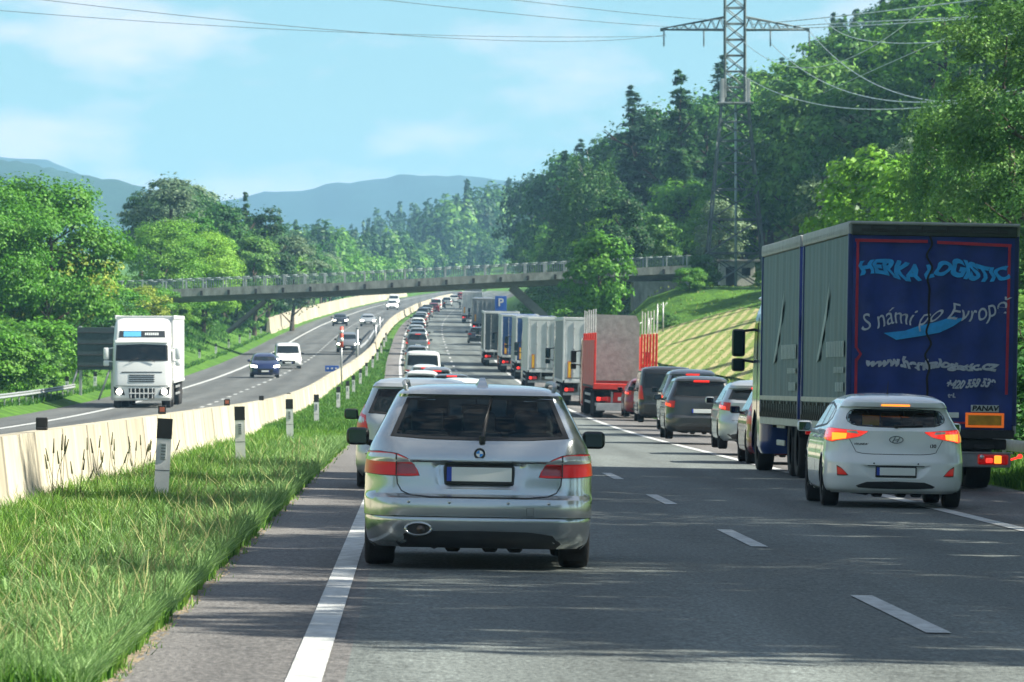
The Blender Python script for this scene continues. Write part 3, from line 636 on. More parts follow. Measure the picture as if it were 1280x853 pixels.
def lorry(name, label, body_m, side_m, rear='doors', L=13.6, Ht=3.98, floor=1.12, cabm=None, wd=2.5, group=None, cat='lorry', trailer_axles=(2.3, 3.6, 4.9), cab_h=3.75, gap=.9, marks='yellow', detail=1, frame_m=None, cab_args={}):
    root = thing(name, label, cat, group=group); hw = wd/2; zc = (floor+Ht)/2; fm = frame_m or body_m
    bm = bmesh.new(); box(bm, (0, L/2, zc), (wd-.05, L-.06, Ht-floor-.04), .02); obj('cargo_box', bm, body_m, root)
    for sg in (-1, 1):
        bm = bmesh.new(); n = 40; zs = (floor+.02, Ht-.16); prev = None     # gently billowing curtain side
        for i in range(n+1):
            y = .12+(L-.24)*i/n; xx = sg*(hw-.015+.012*math.sin(i*2.1)+.006*math.sin(i*5.3)); cur = [bm.verts.new((xx, y, z)) for z in zs]
            if prev: bm.faces.new((prev[0], cur[0], cur[1], prev[1]))
            prev = cur
        obj('side_panel', bm, side_m, root)
        bm = bmesh.new(); box(bm, (sg*(hw-.01), L/2, Ht-.08), (.06, L, .17), .015); box(bm, (sg*(hw-.01), L/2, floor-.03), (.06, L, .12), .01); obj('side_rail', bm, fm, root)
    # rear frame
    bm = bmesh.new()
    for sg in (-1, 1): box(bm, (sg*(hw-.05), -.01, zc), (.10, .10, Ht-floor), .015)
    box(bm, (0, -.01, Ht-.07), (wd-.2, .10, .14), .015); box(bm, (0, -.012, floor-.02), (wd-.2, .11, .16), .015); obj('rear_frame', bm, fm, root)
    if rear == 'doors':
        for sg in (-1, 1):
            bm = bmesh.new(); box(bm, (sg*(hw-.10)/2, -.03, zc), (hw-.115, .05, Ht-floor-.30), .012); d = obj('rear_door', bm, body_m, root)
            for x in (.2, .75):
                bm = bmesh.new(); cyl(bm, (sg*x, -.075, floor+.1), (sg*x, -.075, Ht-.2), .016, .016, 8)
                for z in (floor+.35, zc, Ht-.5): box(bm, (sg*x, -.07, z), (.09, .05, .05), .006)
                obj('lock_bar', bm, STEEL, d)
        if marks:
            for sg in (-1, 1):
                bm = bmesh.new(); box(bm, (sg*(hw-.32), -.064, floor+.50), (.17, .012, .75), .003); pl_ = obj('warning_plate', bm, mat('plate_red_edge', (.6, .08, .02), .4), root)
                bm = bmesh.new(); box(bm, (sg*(hw-.32), -.072, floor+.50), (.12, .008, .69), .003); obj('warning_panel', bm, mat('plate_yellow', (.75, .42, .02), .4), pl_)
    chassis(root, L, hw, floor, trailer_axles, detail)
    if cabm is not None:
        cy = L+gap-.2; c_ = cab(root, cy, cabm, cab_h, **cab_args)
        for sg in (-1, 1):
            dual(root, hw-.2, cy+1.35, sg); dual(root, hw-.3, cy-1.9, sg, .5, .5)
        bm = bmesh.new(); box(bm, (0, cy-1.6, .8), (.9, 3.8, .3), .03); obj('tractor_frame', bm, CHAS, root)
        bm = bmesh.new(); box(bm, (-hw+.35, cy-.75, .65), (.5, 1.0, .5), .08, seg=2); box(bm, (hw-.35, cy-.75, .65), (.5, 1.0, .5), .08, seg=2); obj('fuel_tank', bm, STEEL, root)
    return root
def chassis(root, L, hw, floor, axles, detail=1, y0=0, bumper=True):
    bm = bmesh.new()
    for sg in (-1, 1): box(bm, (sg*.5, y0+L/2, floor-.2), (.14, L-.3, .3), .01)
    for y in np.arange(.5, L, 1.2): box(bm, (0, y0+y, floor-.13), (hw*2-.15, .08, .1), .01)
    box(bm, (-.75, y0+L*.55, .75), (.5, 1.6, .45), .03); box(bm, (.8, y0+L*.55, .75), (.4, 1.2, .4), .03)
    obj('chassis', bm, CHAS, root)
    for sg in (-1, 1):
        for y in axles:
            dual(root, hw-.22, y0+y, sg, .5, .38)
        bm = bmesh.new()
        for y in axles:
            n = 8
            for i in range(n):
                a, b = math.pi*(.1+.8*i/n), math.pi*(.1+.8*(i+1)/n); r = .56
                v = [bm.verts.new((sg*(hw-.03-q*.4), y0+y+r*math.cos(t), .5+r*math.sin(t))) for q, t in ((0, a), (1, a), (1, b), (0, b))]; bm.faces.new(v)
        obj('mudguard', bm, BLK, root)
        if detail:
            bm = bmesh.new()
            for z in (.55, .85): box(bm, (sg*(hw-.03), y0+L*.58, z), (.03, max(1.0, L-axles[-1]-3.2), .10), .01)
            obj('side_guard', bm, STEEL, root)
    if bumper:
        bm = bmesh.new(); box(bm, (0, y0+.08, .52), (hw*2-.1, .1, .13), .015)
        for sg in (-1, 1): box(bm, (sg*.5, y0+.15, .75), (.08, .1, .5), .01)
        obj('underrun_bar', bm, STEEL, root)
        for sg in (-1, 1):
            bm = bmesh.new(); box(bm, (sg*(hw-.32), y0-.0, .72), (.46, .09, .17), .02); t = obj('tail_light', bm, BLK, root)
            bm = bmesh.new(); box(bm, (sg*(hw-.32)-sg*.08, y0-.05, .72), (.26, .02, .14), .01); obj('red_lens', bm, RED, t)
            bm = bmesh.new(); box(bm, (sg*(hw-.32)+sg*.13, y0-.05, .72), (.13, .02, .14), .01); obj('lit_lens', bm, REDLIT, t)
        bm = bmesh.new(); box(bm, (0, y0-.0, .74), (.55, .03, .14), .01); obj('number_plate', bm, PLATE, root)
        for sg in (-1, 1):
            bm = bmesh.new(); box(bm, (sg*(hw-.25), y0+axles[0]-.75, .45), (.42, .02, .5), .004); obj('mud_flap', bm, BLK, root)

def blue_lorry():
    BLUE = mat('blue_tarpaulin', (.012, .035, .22), .42, var=.35, vscale=2.2, bump=.25, bscale=5)
    # faded teal curtain: woven fabric, uneven in tone with upright streaks
    TEAL = mat('teal_curtain', (.06, .125, .155), .55, var=.38, vscale=3.0, bump=.5, bscale=4, stretch=(1, 1.6, .35))
    GREY = mat('roof_canvas', (.34, .36, .36), .6, var=.25, vscale=3)
    FR = mat('blue_frame', (.012, .03, .16), .35, var=.2)
    root = thing('curtainsider_lorry', 'big blue curtainsided lorry and drawbar trailer with warped lettering, largest vehicle on the right', 'lorry')
    hw = 1.275; floor = .98; Ht = 4.0; WHT = mat('faded_white_print', (.30, .38, .38), .6, var=.25); 
    def boxsec(y0, L):
        bm = bmesh.new(); box(bm, (0, y0+L/2, (floor+Ht)/2), (2.46, L-.1, Ht-floor-.08), .02); obj('cargo_box', bm, BLUE, root)
        for sg in (-1, 1):
            bm = bmesh.new(); n = 60; prev = None; zs = [floor+.24+(Ht-.2-floor-.24)*k/6 for k in range(7)]
            for i in range(n+1):
                y = y0+.10+(L-.2)*i/n; cur = [bm.verts.new((sg*(hw-.015+.012*math.sin(i*1.15+z*.6)+.008*math.sin(i*.5)), y, z)) for z in zs]
                if prev:
                    for k in range(6): bm.faces.new((prev[k], cur[k], cur[k+1], prev[k+1]))
                prev = cur
            cu = obj('curtain', bm, TEAL, root)
            bm = bmesh.new(); box(bm, (sg*(hw-.012), y0+L/2, floor+.34), (.05, L-.2, .075), .004); obj('curtain_hem_stripe', bm, mat('hem_beige', (.50, .50, .42), .6, var=.3), cu)
            bm = bmesh.new()
            m_ = 22
            for i in range(m_):
                bm = bmesh.new(); y = y0+.22+i*(L-.44)/(m_-1); box(bm, (sg*(hw-.005), y, floor+.14), (.03, .045, .30)); box(bm, (sg*(hw+.012), y, floor+.05), (.03, .06, .07))
                obj('curtain_strap', bm, BLK, cu, ang=0)
            bm = bmesh.new()
            for i in range(m_*2):
                y = y0+.1+(i+.5)*(L-.2)/(m_*2); v = [bm.verts.new(p) for p in ((sg*(hw-.01), y-.13, floor+.24), (sg*(hw-.01), y+.13, floor+.24), (sg*(hw-.01), y, floor+.08))]; bm.faces.new(v)
            obj('curtain_fringe', bm, TEAL, cu)
            bm = bmesh.new(); box(bm, (sg*(hw-.02), y0+L/2, floor-.06), (.05, L, .13), .01); obj('side_rail', bm, STEEL, root)
            # pillars
            for yy in (y0+.05, y0+L-.05):
                bm = bmesh.new(); box(bm, (sg*(hw-.03), yy, (floor+Ht)/2), (.085, .10, Ht-floor), .012); obj('corner_post', bm, FR, root)
            # roof canopy edge
            bm = bmesh.new(); box(bm, (sg*(hw-.03), y0+L/2, Ht-.09), (.10, L+.02, .2), .03, seg=2)
            for i in range(int(L/.3)): box(bm, (sg*(hw+.022), y0+.2+i*.3, Ht-.12), (.012, .03, .05), .004)
            obj('roof_edge', bm, GREY, root)
            # faded print on the curtain: pale emblem, slanting stroke, rows of small words
            def onside(poly_, nm, m=WHT):
                bm = bmesh.new(); prism(bm, poly_, lambda a, b, d: (sg*(hw+.007+d), y0+(a if sg < 0 else L-a), b), 0, .002); obj(nm, bm, m, cu)
            k = L/7.5
            onside([(4.5*k, 1.95), (4.9*k, 1.9), (3.5*k, 2.7), (2.9*k, 3.15), (3.3*k, 2.6)], 'curtain_print')
            for z_, h_, a0, a1 in ((2.10, .24, .5, 3.1), (1.78, .09, .5, 1.9), (1.52, .14, .5, 1.6)):
                q = a0
                while q < a1:
                    onside([(q*k, z_-h_/2), ((q+.18)*k, z_-h_/2), ((q+.2)*k, z_+h_/2), (q*k, z_+h_/2)], 'curtain_letter'); q += .26
        bm = bmesh.new(); box(bm, (0, y0+L/2, Ht-.02), (2.4, L, .05), .015); obj('roof', bm, GREY, root)
    boxsec(0, 7.5); boxsec(8.05, 7.5)
    # rear end
    bm = bmesh.new(); box(bm, (0, -.03, Ht-.10), (2.50, .12, .20), .03, seg=2); obj('rear_header', bm, mat('header_dark', (.05, .065, .065), .5, var=.4), root)
    bm = bmesh.new(); box(bm, (0, -.05, Ht-.015), (2.56, .18, .05), .015); obj('header_trim', bm, GREY, root)
    bm = bmesh.new()
    for x in np.arange(-.95, 1.0, .38): box(bm, (x, -.10, Ht-.10), (.03, .02, .1), .004)
    box(bm, (0, -.092, Ht-.12), (2.2, .012, .05), .004); obj('header_clip', bm, SATIN, root)
    bm = bmesh.new(); n = 30; m_ = 24; G = []
    for i in range(n+1):
        G.append([bm.verts.new((-1.215+2.43*i/n, -.035-.012*math.sin(i*.9+j*.15)*math.sin(j*.31)-.008*math.sin(j*1.1), .92+(Ht-.20-.92)*j/m_)) for j in range(m_+1)])
    for i in range(n):
        for j in range(m_): bm.faces.new((G[i][j], G[i+1][j], G[i+1][j+1], G[i][j+1]))
    rc = obj('rear_curtain', bm, BLUE, root)
    rc.data.update()
    def flat(poly_, nm, m, d=.006, y=-.062):
        bm = bmesh.new(); prism(bm, poly_, lambda a, b, dd: (a, y-dd, b), 0, d); return obj(nm, bm, m, rc, ang=0)
    RL = mat('red_border', (.42, .02, .05), .5, var=.25)
    flat([(-1.165, 1.15), (-1.125, 1.15), (-1.125, 1.95), (-1.165, 1.95)], 'red_border', RL); flat([(-1.19, 3.70), (-.10, 3.70), (-.10, 3.745), (-1.19, 3.745)], 'red_border', RL)
    flat([(-1.165, 1.93), (-1.10, 2.02), (-1.165, 2.12), (-1.13, 2.12), (-1.06, 2.02), (-1.125, 1.91)], 'red_border', RL)
    flat([(-1.17, 2.11), (-1.13, 2.11), (-1.13, 3.70), (-1.17, 3.70)], 'red_border', RL)
    flat([(.04, 3.69), (1.16, 3.66), (1.16, 3.705), (.04, 3.735)], 'red_border', RL); flat([(1.10, 1.45), (1.14, 1.45), (1.15, 3.66), (1.11, 3.66)], 'red_border', RL)
    flat([(.05, 1.0), (.55, 1.0), (.55, 1.03), (.05, 1.03)], 'red_border', RL)
    # wavy dark split
    pts = [(-.07+.045*math.sin(k*.75)*(.5+.5*math.sin(k*.21)), 3.80-k*.045) for k in range(54)]
    flat([(a-.016, b) for a, b in pts]+[(a+.016, b) for a, b in pts[::-1]], 'curtain_split', mat('split_black', (.004, .004, .006), .6), .006, -.066)
    CY = mat('cyan_print', (.02, .34, .78), .45, var=.25); WP = mat('pale_print', (.48, .52, .62), .5, var=.3)
    def lett(t, cx_, cz_, size, m, warp, shear=0, bold=.01, aspect=1.0):
        bm = text_bm(t, size, warp, shear, .004, bold, aspect)
        for v in bm.verts: v.co = (v.co.x+cx_, -.066+v.co.y*.6, v.co.z+cz_)
        obj('print_lettering', bm, m, rc, ang=0)
    lett('HERKA LOGISTIC', 0, 3.30, .36, CY, lambda x, y: (x+.03*math.sin(y*22+x*3), y*(1-.28*math.cos(x*3.2)**2)+.045*math.sin(x*5.5)-.02), 0, .02, .80)
    lett('S n\u00e1mi po Evrop\u011b', .0, 2.62, .36, WP, lambda x, y: (x+.035*math.sin(y*14+x*4), y+.10*x+.035*math.sin(x*8)), .35, .0, .86)
    P_ = [(-.74, 2.34), (-.55, 2.24), (-.2, 2.30), (.1, 2.36), (.3, 2.46), (.5, 2.60), (.28, 2.56), (.34, 2.62), (.05, 2.52), (-.2, 2.46), (-.42, 2.38)]
    flat(P_, 'print_swoosh', CY)
    lett('www.herkalogistic.cz', -.02, 1.88, .225, WP, lambda x, y: (x+.02*math.sin(y*25+x*7), y*(1-.35*math.sin(x*2.1+.6)**2)-.03*x+.02*math.sin(x*9)), .1, .012, 1.02)
    lett('+420 558 539', .58, 1.60, .17, WP, lambda x, y: (x+.02*math.sin(y*30), y-.06*x+.03*math.sin(x*7)), 0, .008, .75)
    lett('tel.', .30, 1.42, .09, WP, lambda x, y: (x, y), 0, .004, 1.0)
    # maker's plate, orange board, small label
    bm = bmesh.new(); box(bm, (.80, -.075, 1.235), (.42, .02, .105), .004); p_ = obj('maker_plate', bm, mat('plate_silver', (.5, .55, .55), .4), root)
    bm = text_bm('PANAV', .105, None, .15, .003, .004, 1.15)
    for v in bm.verts: v.co = (v.co.x+.80, v.co.y-.089, v.co.z+1.235)
    obj('plate_lettering', bm, BLK, p_, ang=0)
    bm = bmesh.new(); box(bm, (.80, -.075, 1.06), (.58, .02, .22), .006); p_ = obj('warning_plate', bm, mat('orange_edge', (.85, .17, .02), .4, emit=.15), root)
    bm = bmesh.new(); box(bm, (.80, -.089, 1.06), (.50, .01, .15), .003); obj('warning_panel', bm, mat('amber_panel', (.62, .30, .02), .45, var=.3), p_)
    bm = bmesh.new(); box(bm, (.31, -.07, 1.13), (.20, .02, .08), .003); obj('small_label', bm, PLATE, root)
    # underside
    chassis(root, 7.5, 1.2, .98, (2.4, 3.7), 1, 0, False); chassis(root, 7.3, 1.2, .98, (1.3, 2.6), 1, 8.1, False)
    bm = bmesh.new(); box(bm, (0, -.0, .85), (2.5, .14, .13), .01); box(bm, (0, .1, .70), (2.3, .1, .16), .02)
    for x in (-.9, .35, .8): box(bm, (x, -.05, .66), (.3, .06, .06), .01)
    obj('rear_crossmember', bm, CHAS, root)
    bm = bmesh.new(); box(bm, (0, -.06, .46), (2.40, .08, .21), .015); obj('light_bar', bm, mat('light_bar_grey', (.22, .24, .25), .5, var=.3), root)
    bm = bmesh.new(); box(bm, (0, -.05, .575), (2.46, .12, .02), .004); obj('light_bar_lip', bm, STEEL, root)
    for sg in (-1, 1):
        bm = bmesh.new(); box(bm, (sg*.93, -.11, .475), (.46, .05, .15), .02); t = obj('tail_light', bm, RED, root)
        bm = bmesh.new(); box(bm, (sg*1.0, -.142, .475), (.11, .02, .12), .01); obj('lit_lens', bm, ORLIT, t)
        bm = bmesh.new(); box(bm, (sg*.87, -.142, .46), (.10, .02, .07), .01); obj('lit_lens', bm, REDLIT, t)
        bm = bmesh.new(); cyl(bm, (sg*.76, -.13, .51), (sg*.76, -.15, .51), .035, .035, 14); obj('round_lens', bm, CLEARL, t)
        bm = bmesh.new(); cyl(bm, (sg*1.15, -.06, .46), (sg*1.34, -.06, .52), .018, .018, 6); cyl(bm, (sg*1.34, -.10, .53), (sg*1.34, -.02, .53), .035, .035, 10, 0); obj('side_marker_arm', bm, REDLIT, root)
    # front truck: rear lamps under the first box, drawbar, cab
    for sg in (-1, 1):
        bm = bmesh.new(); box(bm, (sg*.95, 8.0, .80), (.4, .06, .13), .01); t = obj('tail_light', bm, RED, root)
        bm = bmesh.new(); box(bm, (sg*1.0, 7.96, .80), (.12, .02, .11), .01); obj('lit_lens', bm, REDLIT, t)
        for y in (.2,): pass
    bm = bmesh.new(); cyl(bm, (0, 7.3, .7), (0, 8.6, .6), .07, .06, 8); obj('drawbar', bm, CHAS, root)
    c_ = cab(root, 15.75, mat('paint_cab_blue', (.02, .05, .2), .3, .2, coat=.8), 3.3)
    for sg in (-1, 1): dual(root, 1.05, 17.1, sg)
    return root

def stake_lorry():
    root = thing('timber_lorry', 'empty flatbed lorry with red and white side stakes and a grey headboard', 'lorry')
    hw = 1.23; floor = 1.25; ST = mat('stake_red', (.55, .03, .02), .5, var=.3, vscale=3); WH = mat('stake_white', (.55, .56, .55), .5, var=.25)
    bm = bmesh.new(); box(bm, (0, 7, floor-.06), (2.4, 14, .12), .01); obj('load_bed', bm, CHAS, root)
    bm = bmesh.new(); box(bm, (0, -.02, floor-.05), (2.46, .1, .22), .02); obj('rear_beam', bm, ST, root)
    GR = mat('headboard_grey', (.30, .32, .31), .6, .1, var=.35, vscale=3.5, bump=.2, bscale=12)
    bm = bmesh.new(); P_ = [(-1.15, floor+.1), (1.1, floor+.1), (1.1, 3.7), (.95, 4.02), (-.98, 4.05), (-1.15, 3.85)]
    prism(bm, P_, lambda a, b, d: (a, d, b), 14.6, 14.75); obj('headboard', bm, GR, root)
    for sg in (-1, 1):
        for i in range(6):
            y = .12+i*2.75
            bm = bmesh.new(); box(bm, (sg*1.17, y, (floor+3.25)/2), (.085, .12, 3.25-floor), .01); s_ = obj('stake', bm, ST, root)
            bm = bmesh.new(); box(bm, (sg*1.17, y, 3.7+.04*math.sin(i*3)), (.042, .05, .9), .008); obj('stake_tip', bm, WH, s_)
        bm = bmesh.new(); box(bm, (sg*1.195, 7.0, 2.1 if sg < 0 else 1.6), (.03, 13.6, 1.75 if sg < 0 else .7), .005)
        obj('side_panel', bm, ST, root)
    chassis(root, 14, 1.2, floor-.1, (1.6, 2.9, 4.2), 1)
    bm = bmesh.new(); box(bm, (.62, -.06, .98), (.55, .02, .18), .005); p_ = obj('warning_plate', bm, mat('orange_edge', (0, 0, 0)), root)
    bm = bmesh.new(); box(bm, (.62, -.073, .98), (.48, .008, .12), .003); obj('warning_panel', bm, mat('amber_panel', (0, 0, 0)), p_)
    bm = bmesh.new(); box(bm, (0, -.04, .42), (2.2, .05, .28), .01); obj('rear_guard', bm, STEEL, root)
    cab(root, 15.0, mat('paint_cab_red', (.35, .02, .02), .3, coat=.8), 3.4)
    for sg in (-1, 1): dual(root, 1.03, 16.35, sg); dual(root, .95, 13.2, sg, .5, .5)
    return root
# ------------------------------------------------------------------ roadside structures
CONC = mat('barrier_concrete', (.385, .355, .27), .8, var=.3, vscale=1.3, bump=.25, bscale=30, stretch=(1.2, 1.2, .35))
def _joints():
    n = CONC.node_tree.nodes; l = CONC.node_tree.links; pb = n['Principled BSDF']; src = pb.inputs['Base Color'].links[0].from_socket
    g = n.new('ShaderNodeNewGeometry'); mr = n.new('ShaderNodeMapRange'); mr.inputs[3].default_value = .80; mr.inputs[4].default_value = 1.12; l.new(g.outputs['Random Per Island'], mr.inputs[0])
    t = n.new('ShaderNodeTexCoord'); sx = n.new('ShaderNodeSeparateXYZ'); l.new(t.outputs['Object'], sx.inputs[0])
    a = n.new('ShaderNodeMath'); a.operation = 'MULTIPLY_ADD'; a.inputs[1].default_value = .2; a.inputs[2].default_value = -18/5; l.new(sx.outputs[1], a.inputs[0])
    b = n.new('ShaderNodeMath'); b.operation = 'PINGPONG'; b.inputs[1].default_value = .5; l.new(a.outputs[0], b.inputs[0])
    c = n.new('ShaderNodeMapRange'); c.inputs[1].default_value = .012; c.inputs[2].default_value = .045; c.inputs[3].default_value = .42; c.inputs[4].default_value = 1; l.new(b.outputs[0], c.inputs[0])
    m1 = n.new('ShaderNodeMath'); m1.operation = 'MULTIPLY'; l.new(mr.outputs[0], m1.inputs[0]); l.new(c.outputs[0], m1.inputs[1])
    mx = n.new('ShaderNodeMix'); mx.data_type = 'RGBA'; mx.blend_type = 'MULTIPLY'; mx.inputs[0].default_value = 1; l.new(src, mx.inputs[6]); l.new(m1.outputs[0], mx.inputs[7]); l.new(mx.outputs[2], pb.inputs['Base Color'])
_joints()
BRC = mat('bridge_concrete', (.16, .17, .16), .85, var=.45, vscale=.6, bump=.2, bscale=6, stretch=(1, 1, 2))
def sweep(name, prof, ys, off, mats, parent=None, zoff=0, closed=True, mi=None, ang=40):
    """sweep a (du, z) profile along the road"""
    V = []; Fq = []; n = len(prof)
    for y in ys:
        c0 = float(cR(y))+off(y); z0 = float(zr(y))+zoff
        for a, b in prof: V.append((c0+a, y, z0+b))
    for i in range(len(ys)-1):
        for k in range(n if closed else n-1):
            Fq.append((i*n+k, i*n+(k+1) % n, (i+1)*n+(k+1) % n, (i+1)*n+k))
    bm = bmesh.new(); vs = [bm.verts.new(v) for v in V]
    for f in Fq: bm.faces.new([vs[i] for i in f])
    if closed: bm.faces.new(vs[:n]); bm.faces.new(vs[-n:][::-1])
    bmesh.ops.recalc_face_normals(bm, faces=bm.faces[:])
    return obj(name, bm, mats, parent, ang=ang)
def seg_sweep(prof, y0, y1, step, gap, off, zoff=0):
    """separate cast segments with open joints, one mesh"""
    bm = bmesh.new(); y = y0
    while y < y1:
        ya, yb = y, min(y+step, y1)-gap; rings = []
        for yy in (ya, ya+.04, (ya+yb)/2, yb-.04, yb):
            k = .988 if yy in (ya, yb) else 1; c0 = float(cR(yy))+off(yy); z0 = float(zr(yy))+zoff
            rings.append([bm.verts.new((c0+a*(k if k == 1 else .86), yy, z0+b*k)) for a, b in prof])
        n = len(prof)
        for r in range(4):
            for k in range(n): bm.faces.new((rings[r][k], rings[r][(k+1) % n], rings[r+1][(k+1) % n], rings[r+1][k]))
        bm.faces.new(rings[0]); bm.faces.new(rings[-1][::-1]); y += step
    bmesh.ops.recalc_face_normals(bm, faces=bm.faces[:]); return bm
# ------------------------------------------------------------------ foliage
def leaf_mat(name, c1, c2, c3, trans=.3, scale=.45):
    m = bpy.data.materials.new(name); m.use_nodes = True; n = m.node_tree.nodes; l = m.node_tree.links; n.clear()
    o = n.new('ShaderNodeOutputMaterial'); g = n.new('ShaderNodeNewGeometry'); t = n.new('ShaderNodeTexCoord'); z = n.new('ShaderNodeTexNoise'); z.inputs['Scale'].default_value = scale; z.inputs['Detail'].default_value = 3
    l.new(t.outputs['Object'], z.inputs[0])
    r1 = n.new('ShaderNodeValToRGB'); r1.color_ramp.elements[0].color = (*c1, 1); r1.color_ramp.elements[1].color = (*c2, 1); r1.color_ramp.elements[0].position = .1
    l.new(g.outputs['Random Per Island'], r1.inputs[0])
    r2 = n.new('ShaderNodeValToRGB'); r2.color_ramp.elements[0].position = .47; r2.color_ramp.elements[1].position = .60; l.new(z.outputs[0], r2.inputs[0])
    mx = n.new('ShaderNodeMix'); mx.data_type = 'RGBA'; mm = n.new('ShaderNodeMath'); mm.operation = 'MULTIPLY'; mm.inputs[1].default_value = .6; l.new(r2.outputs[0], mm.inputs[0]); l.new(mm.outputs[0], mx.inputs[0])
    l.new(r1.outputs[0], mx.inputs[6]); mx.inputs[7].default_value = (*c3, 1)
    oi = n.new('ShaderNodeObjectInfo'); hs = n.new('ShaderNodeHueSaturation'); m1 = n.new('ShaderNodeMapRange'); m1.inputs[3].default_value = .485; m1.inputs[4].default_value = .52; l.new(oi.outputs['Random'], m1.inputs[0]); l.new(m1.outputs[0], hs.inputs['Hue'])
    m2 = n.new('ShaderNodeMapRange'); m2.inputs[3].default_value = 1.35; m2.inputs[4].default_value = .70; l.new(oi.outputs['Random'], m2.inputs[0]); l.new(m2.outputs[0], hs.inputs['Value']); l.new(mx.outputs[2], hs.inputs['Color'])
    d = n.new('ShaderNodeBsdfPrincipled'); d.inputs['Roughness'].default_value = .55; d.inputs['Specular IOR Level'].default_value = .25; l.new(hs.outputs[0], d.inputs['Base Color'])
    tr = n.new('ShaderNodeBsdfTranslucent'); l.new(hs.outputs[0], tr.inputs[0]); ms = n.new('ShaderNodeMixShader'); ms.inputs[0].default_value = trans
    l.new(d.outputs[0], ms.inputs[1]); l.new(tr.outputs[0], ms.inputs[2]); l.new(ms.outputs[0], o.inputs[0]); return m
LEAF = dict(bright=leaf_mat('leaf_bright', (.06, .19, .012), (.14, .33, .025), (.17, .34, .04), .3), mid=leaf_mat('leaf_mid', (.024, .095, .018), (.08, .22, .035), (.12, .26, .045), .3), dark=leaf_mat('leaf_dark', (.012, .05, .018), (.045, .13, .032), (.065, .16, .04), .35), grey=leaf_mat('leaf_greygreen', (.08, .15, .08), (.19, .28, .15), (.18, .26, .14)), conifer=leaf_mat('needles', (.016, .06, .03), (.045, .12, .045), (.06, .14, .05), .15), yellow=leaf_mat('leaf_yellow', (.14, .22, .02), (.28, .34, .04), (.24, .30, .04)), birch=leaf_mat('leaf_birch', (.04, .12, .022), (.11, .24, .05), (.10, .20, .04), .3))
BARK = mat('bark', (.07, .055, .04), .9, var=.4, vscale=8, bump=.5, bscale=15, stretch=(1, 1, .3)); BARKW = mat('birch_bark', (.42, .42, .38), .8, var=.6, vscale=5, stretch=(1, 1, 3))
def leaves(P, D, size, rs, asp=.62, up=.5):
    """one folded diamond per leaf at P, facing roughly D"""
    n = len(P); N_ = D+rs.normal(0, .55, (n, 3))+np.array([0, 0, up]); N_ /= np.linalg.norm(N_, axis=1)[:, None]+1e-9
    A = np.cross(N_, rs.normal(0, 1, (n, 3))); A /= np.linalg.norm(A, axis=1)[:, None]+1e-9; B2 = np.cross(N_, A)
    s = size*rs.uniform(.6, 1.35, n)[:, None]
    V = np.stack([P-A*s*.5, P+B2*s*asp*.5+N_*s*.07, P+A*s*.5, P-B2*s*asp*.5+N_*s*.07], 1).reshape(-1, 3)
    return V
